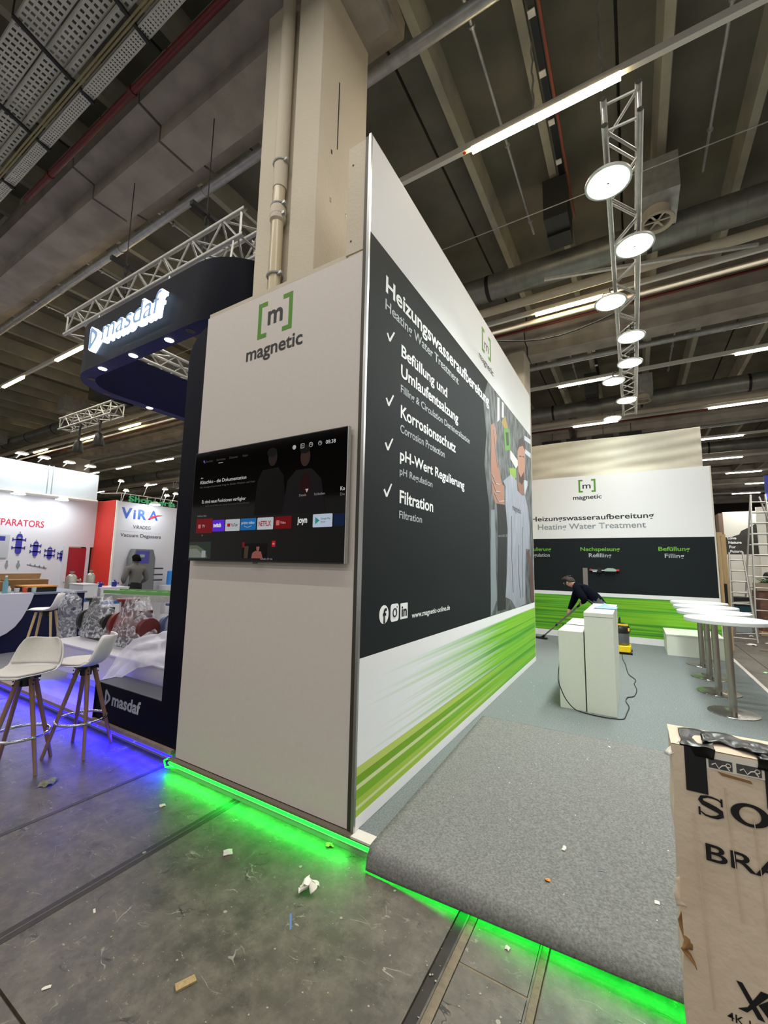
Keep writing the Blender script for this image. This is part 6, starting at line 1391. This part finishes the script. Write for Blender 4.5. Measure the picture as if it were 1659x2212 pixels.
def aframe(label, apex, feet, n, wtop, wbot, group=None, m=None):
    """step ladder: front and rear frames of two stiles with rungs"""
    m = m or M_alu_dull; t = thing('step_ladder', label, 'ladder', apex)
    ax = Vector(apex)
    for k, f in enumerate(feet):
        f = Vector(f); side = Vector((f.y-ax.y, -(f.x-ax.x), 0))
        side = Vector((1, 0, 0)) if k < 9 else side.normalized()
        side = (side-(f-ax).normalized()*side.dot((f-ax).normalized())).normalized()
        for s in (-1, 1): mb = MB(); mb.bar(ax+side*s*wtop/2, f+side*s*wbot/2, .028, .07, (0, 1, 0)); obj('stile', mb, m, t, smooth=False)
        for i in range(n):
            q = (i+.7)/n
            if q > 1: continue
            c = ax.lerp(f, q); hw = (wtop*(1-q)+wbot*q)/2; mb = MB(); mb.tube(c-side*hw, c+side*hw, .016, n=8); obj('rung', mb, m, t)
    return t
aframe('very tall aluminium stepladder rising at the right before the slogan booth', (4.48, 12.5, 3.72), ((4.42, 12.05, 0), (4.38, 13.2, 0)), 13, .30, .62)
aframe('third tall ladder leg pair leaning towards the picture edge', (4.62, 12.6, 3.70), ((5.5, 12.4, 0),), 13, .20, .40)
aframe('small aluminium stepladder behind the bar tables', (3.70, 11.2, 2.12), ((3.68, 10.85, 0), (3.9, 11.9, 0)), 8, .26, .46)
t = thing('wrapped_pallet', 'tall brown film-wrapped pallet load at the picture edge', 'pallet load', (4.75, 12.8, 0))
mb = MB(); mb.box(4.32, 5.3, 12.5, 13.3, .1, 1.15); obj('load', mb, mat('wrapped_brown', (132, 96, 80), .3, var=.35, vscale=9, bump=.8, bscale=14), t, smooth=False, bevel=.02)
mb = MB(); mb.box(4.3, 5.32, 12.48, 13.32, .0, .10); obj('pallet', mb, M_wood_pale, t, smooth=False)
mb = MB(); mb.box(4.28, 5.0, 12.45, 12.9, 1.151, 1.35); tag(obj('tray_of_plants', mb, mat('tray_beige', (166, 150, 130), .7), smooth=False), 'pale tray on top of the wrapped pallet load', 'tray')
mb = MB()
for i in range(40): a = rnd.uniform(0, 6.28); mb.tube((4.6+rnd.uniform(-.25, .25), 12.6+rnd.uniform(-.1, .2), 1.35), (4.6+rnd.uniform(-.3, .3), 12.6+rnd.uniform(-.2, .2), 1.48), .012, .002, n=4)
tag(obj('green_sprigs', mb, mat('leaf_green', (50, 90, 50), .7), smooth=False), 'low green plants in the pale tray on the pallet load', 'plants', kind='stuff')
mb = MB(); mb.lathe((4.62, 12.9, 1.45), [(.02, 0), (.10, .04), (.11, .10), (.07, .18), (.01, .2)], 18); tag(obj('black_ball', mb, M_black), 'round black object above the green plants at the picture edge', 'ball')
for i, (x, y, z0, z1, c, lb) in enumerate(((3.98, 12.7, .0, .42, (170, 180, 184), 'pale grey crate at the bottom beside the pallet load'), (4.0, 12.72, .422, .72, (20, 70, 84), 'dark teal crate stacked on the pale grey one'), (3.98, 12.7, .722, .95, (24, 24, 26), 'black tool bag on the teal crate'), (3.62, 13.6, 0, .62, (26, 36, 76), 'dark blue storage box behind the small stepladder'))):
    mb = MB(); mb.box(x-.16, x+.18, y, y+.45, z0, z1); tag(obj('crate', mb, mat('crate%d' % i, c, .5), smooth=False, bevel=.01), lb, 'crate')
mb = MB(); mb.bar((3.72, 9.7, .012), (4.6, 9.2, .012), .03, .02); tag(obj('loose_batten', mb, M_edgewood, smooth=False), 'thin pale batten lying on the hall floor right of the stand', 'batten')
scrap('green tinted flat scrap near the right platform edge', 3.30, 7.2, 0, .12, mat('scrap_green', (150, 214, 150), .7), 21, .1, asp=.4)
scrap('white paper on the hall floor behind the bar tables', 3.72, 10.4, 0, .16, M_paper, 22, .3)
scrap('second white paper farther along the hall floor', 4.0, 12.0, 0, .16, M_paper, 23, .3, asp=.5)
scrap('white scrap beside the loose batten', 4.1, 10.9, 0, .10, M_paper, 24, .3)
area('right_aisle_light', (6, 9, 6.5), 5, 5, 260, (1, .98, .94))
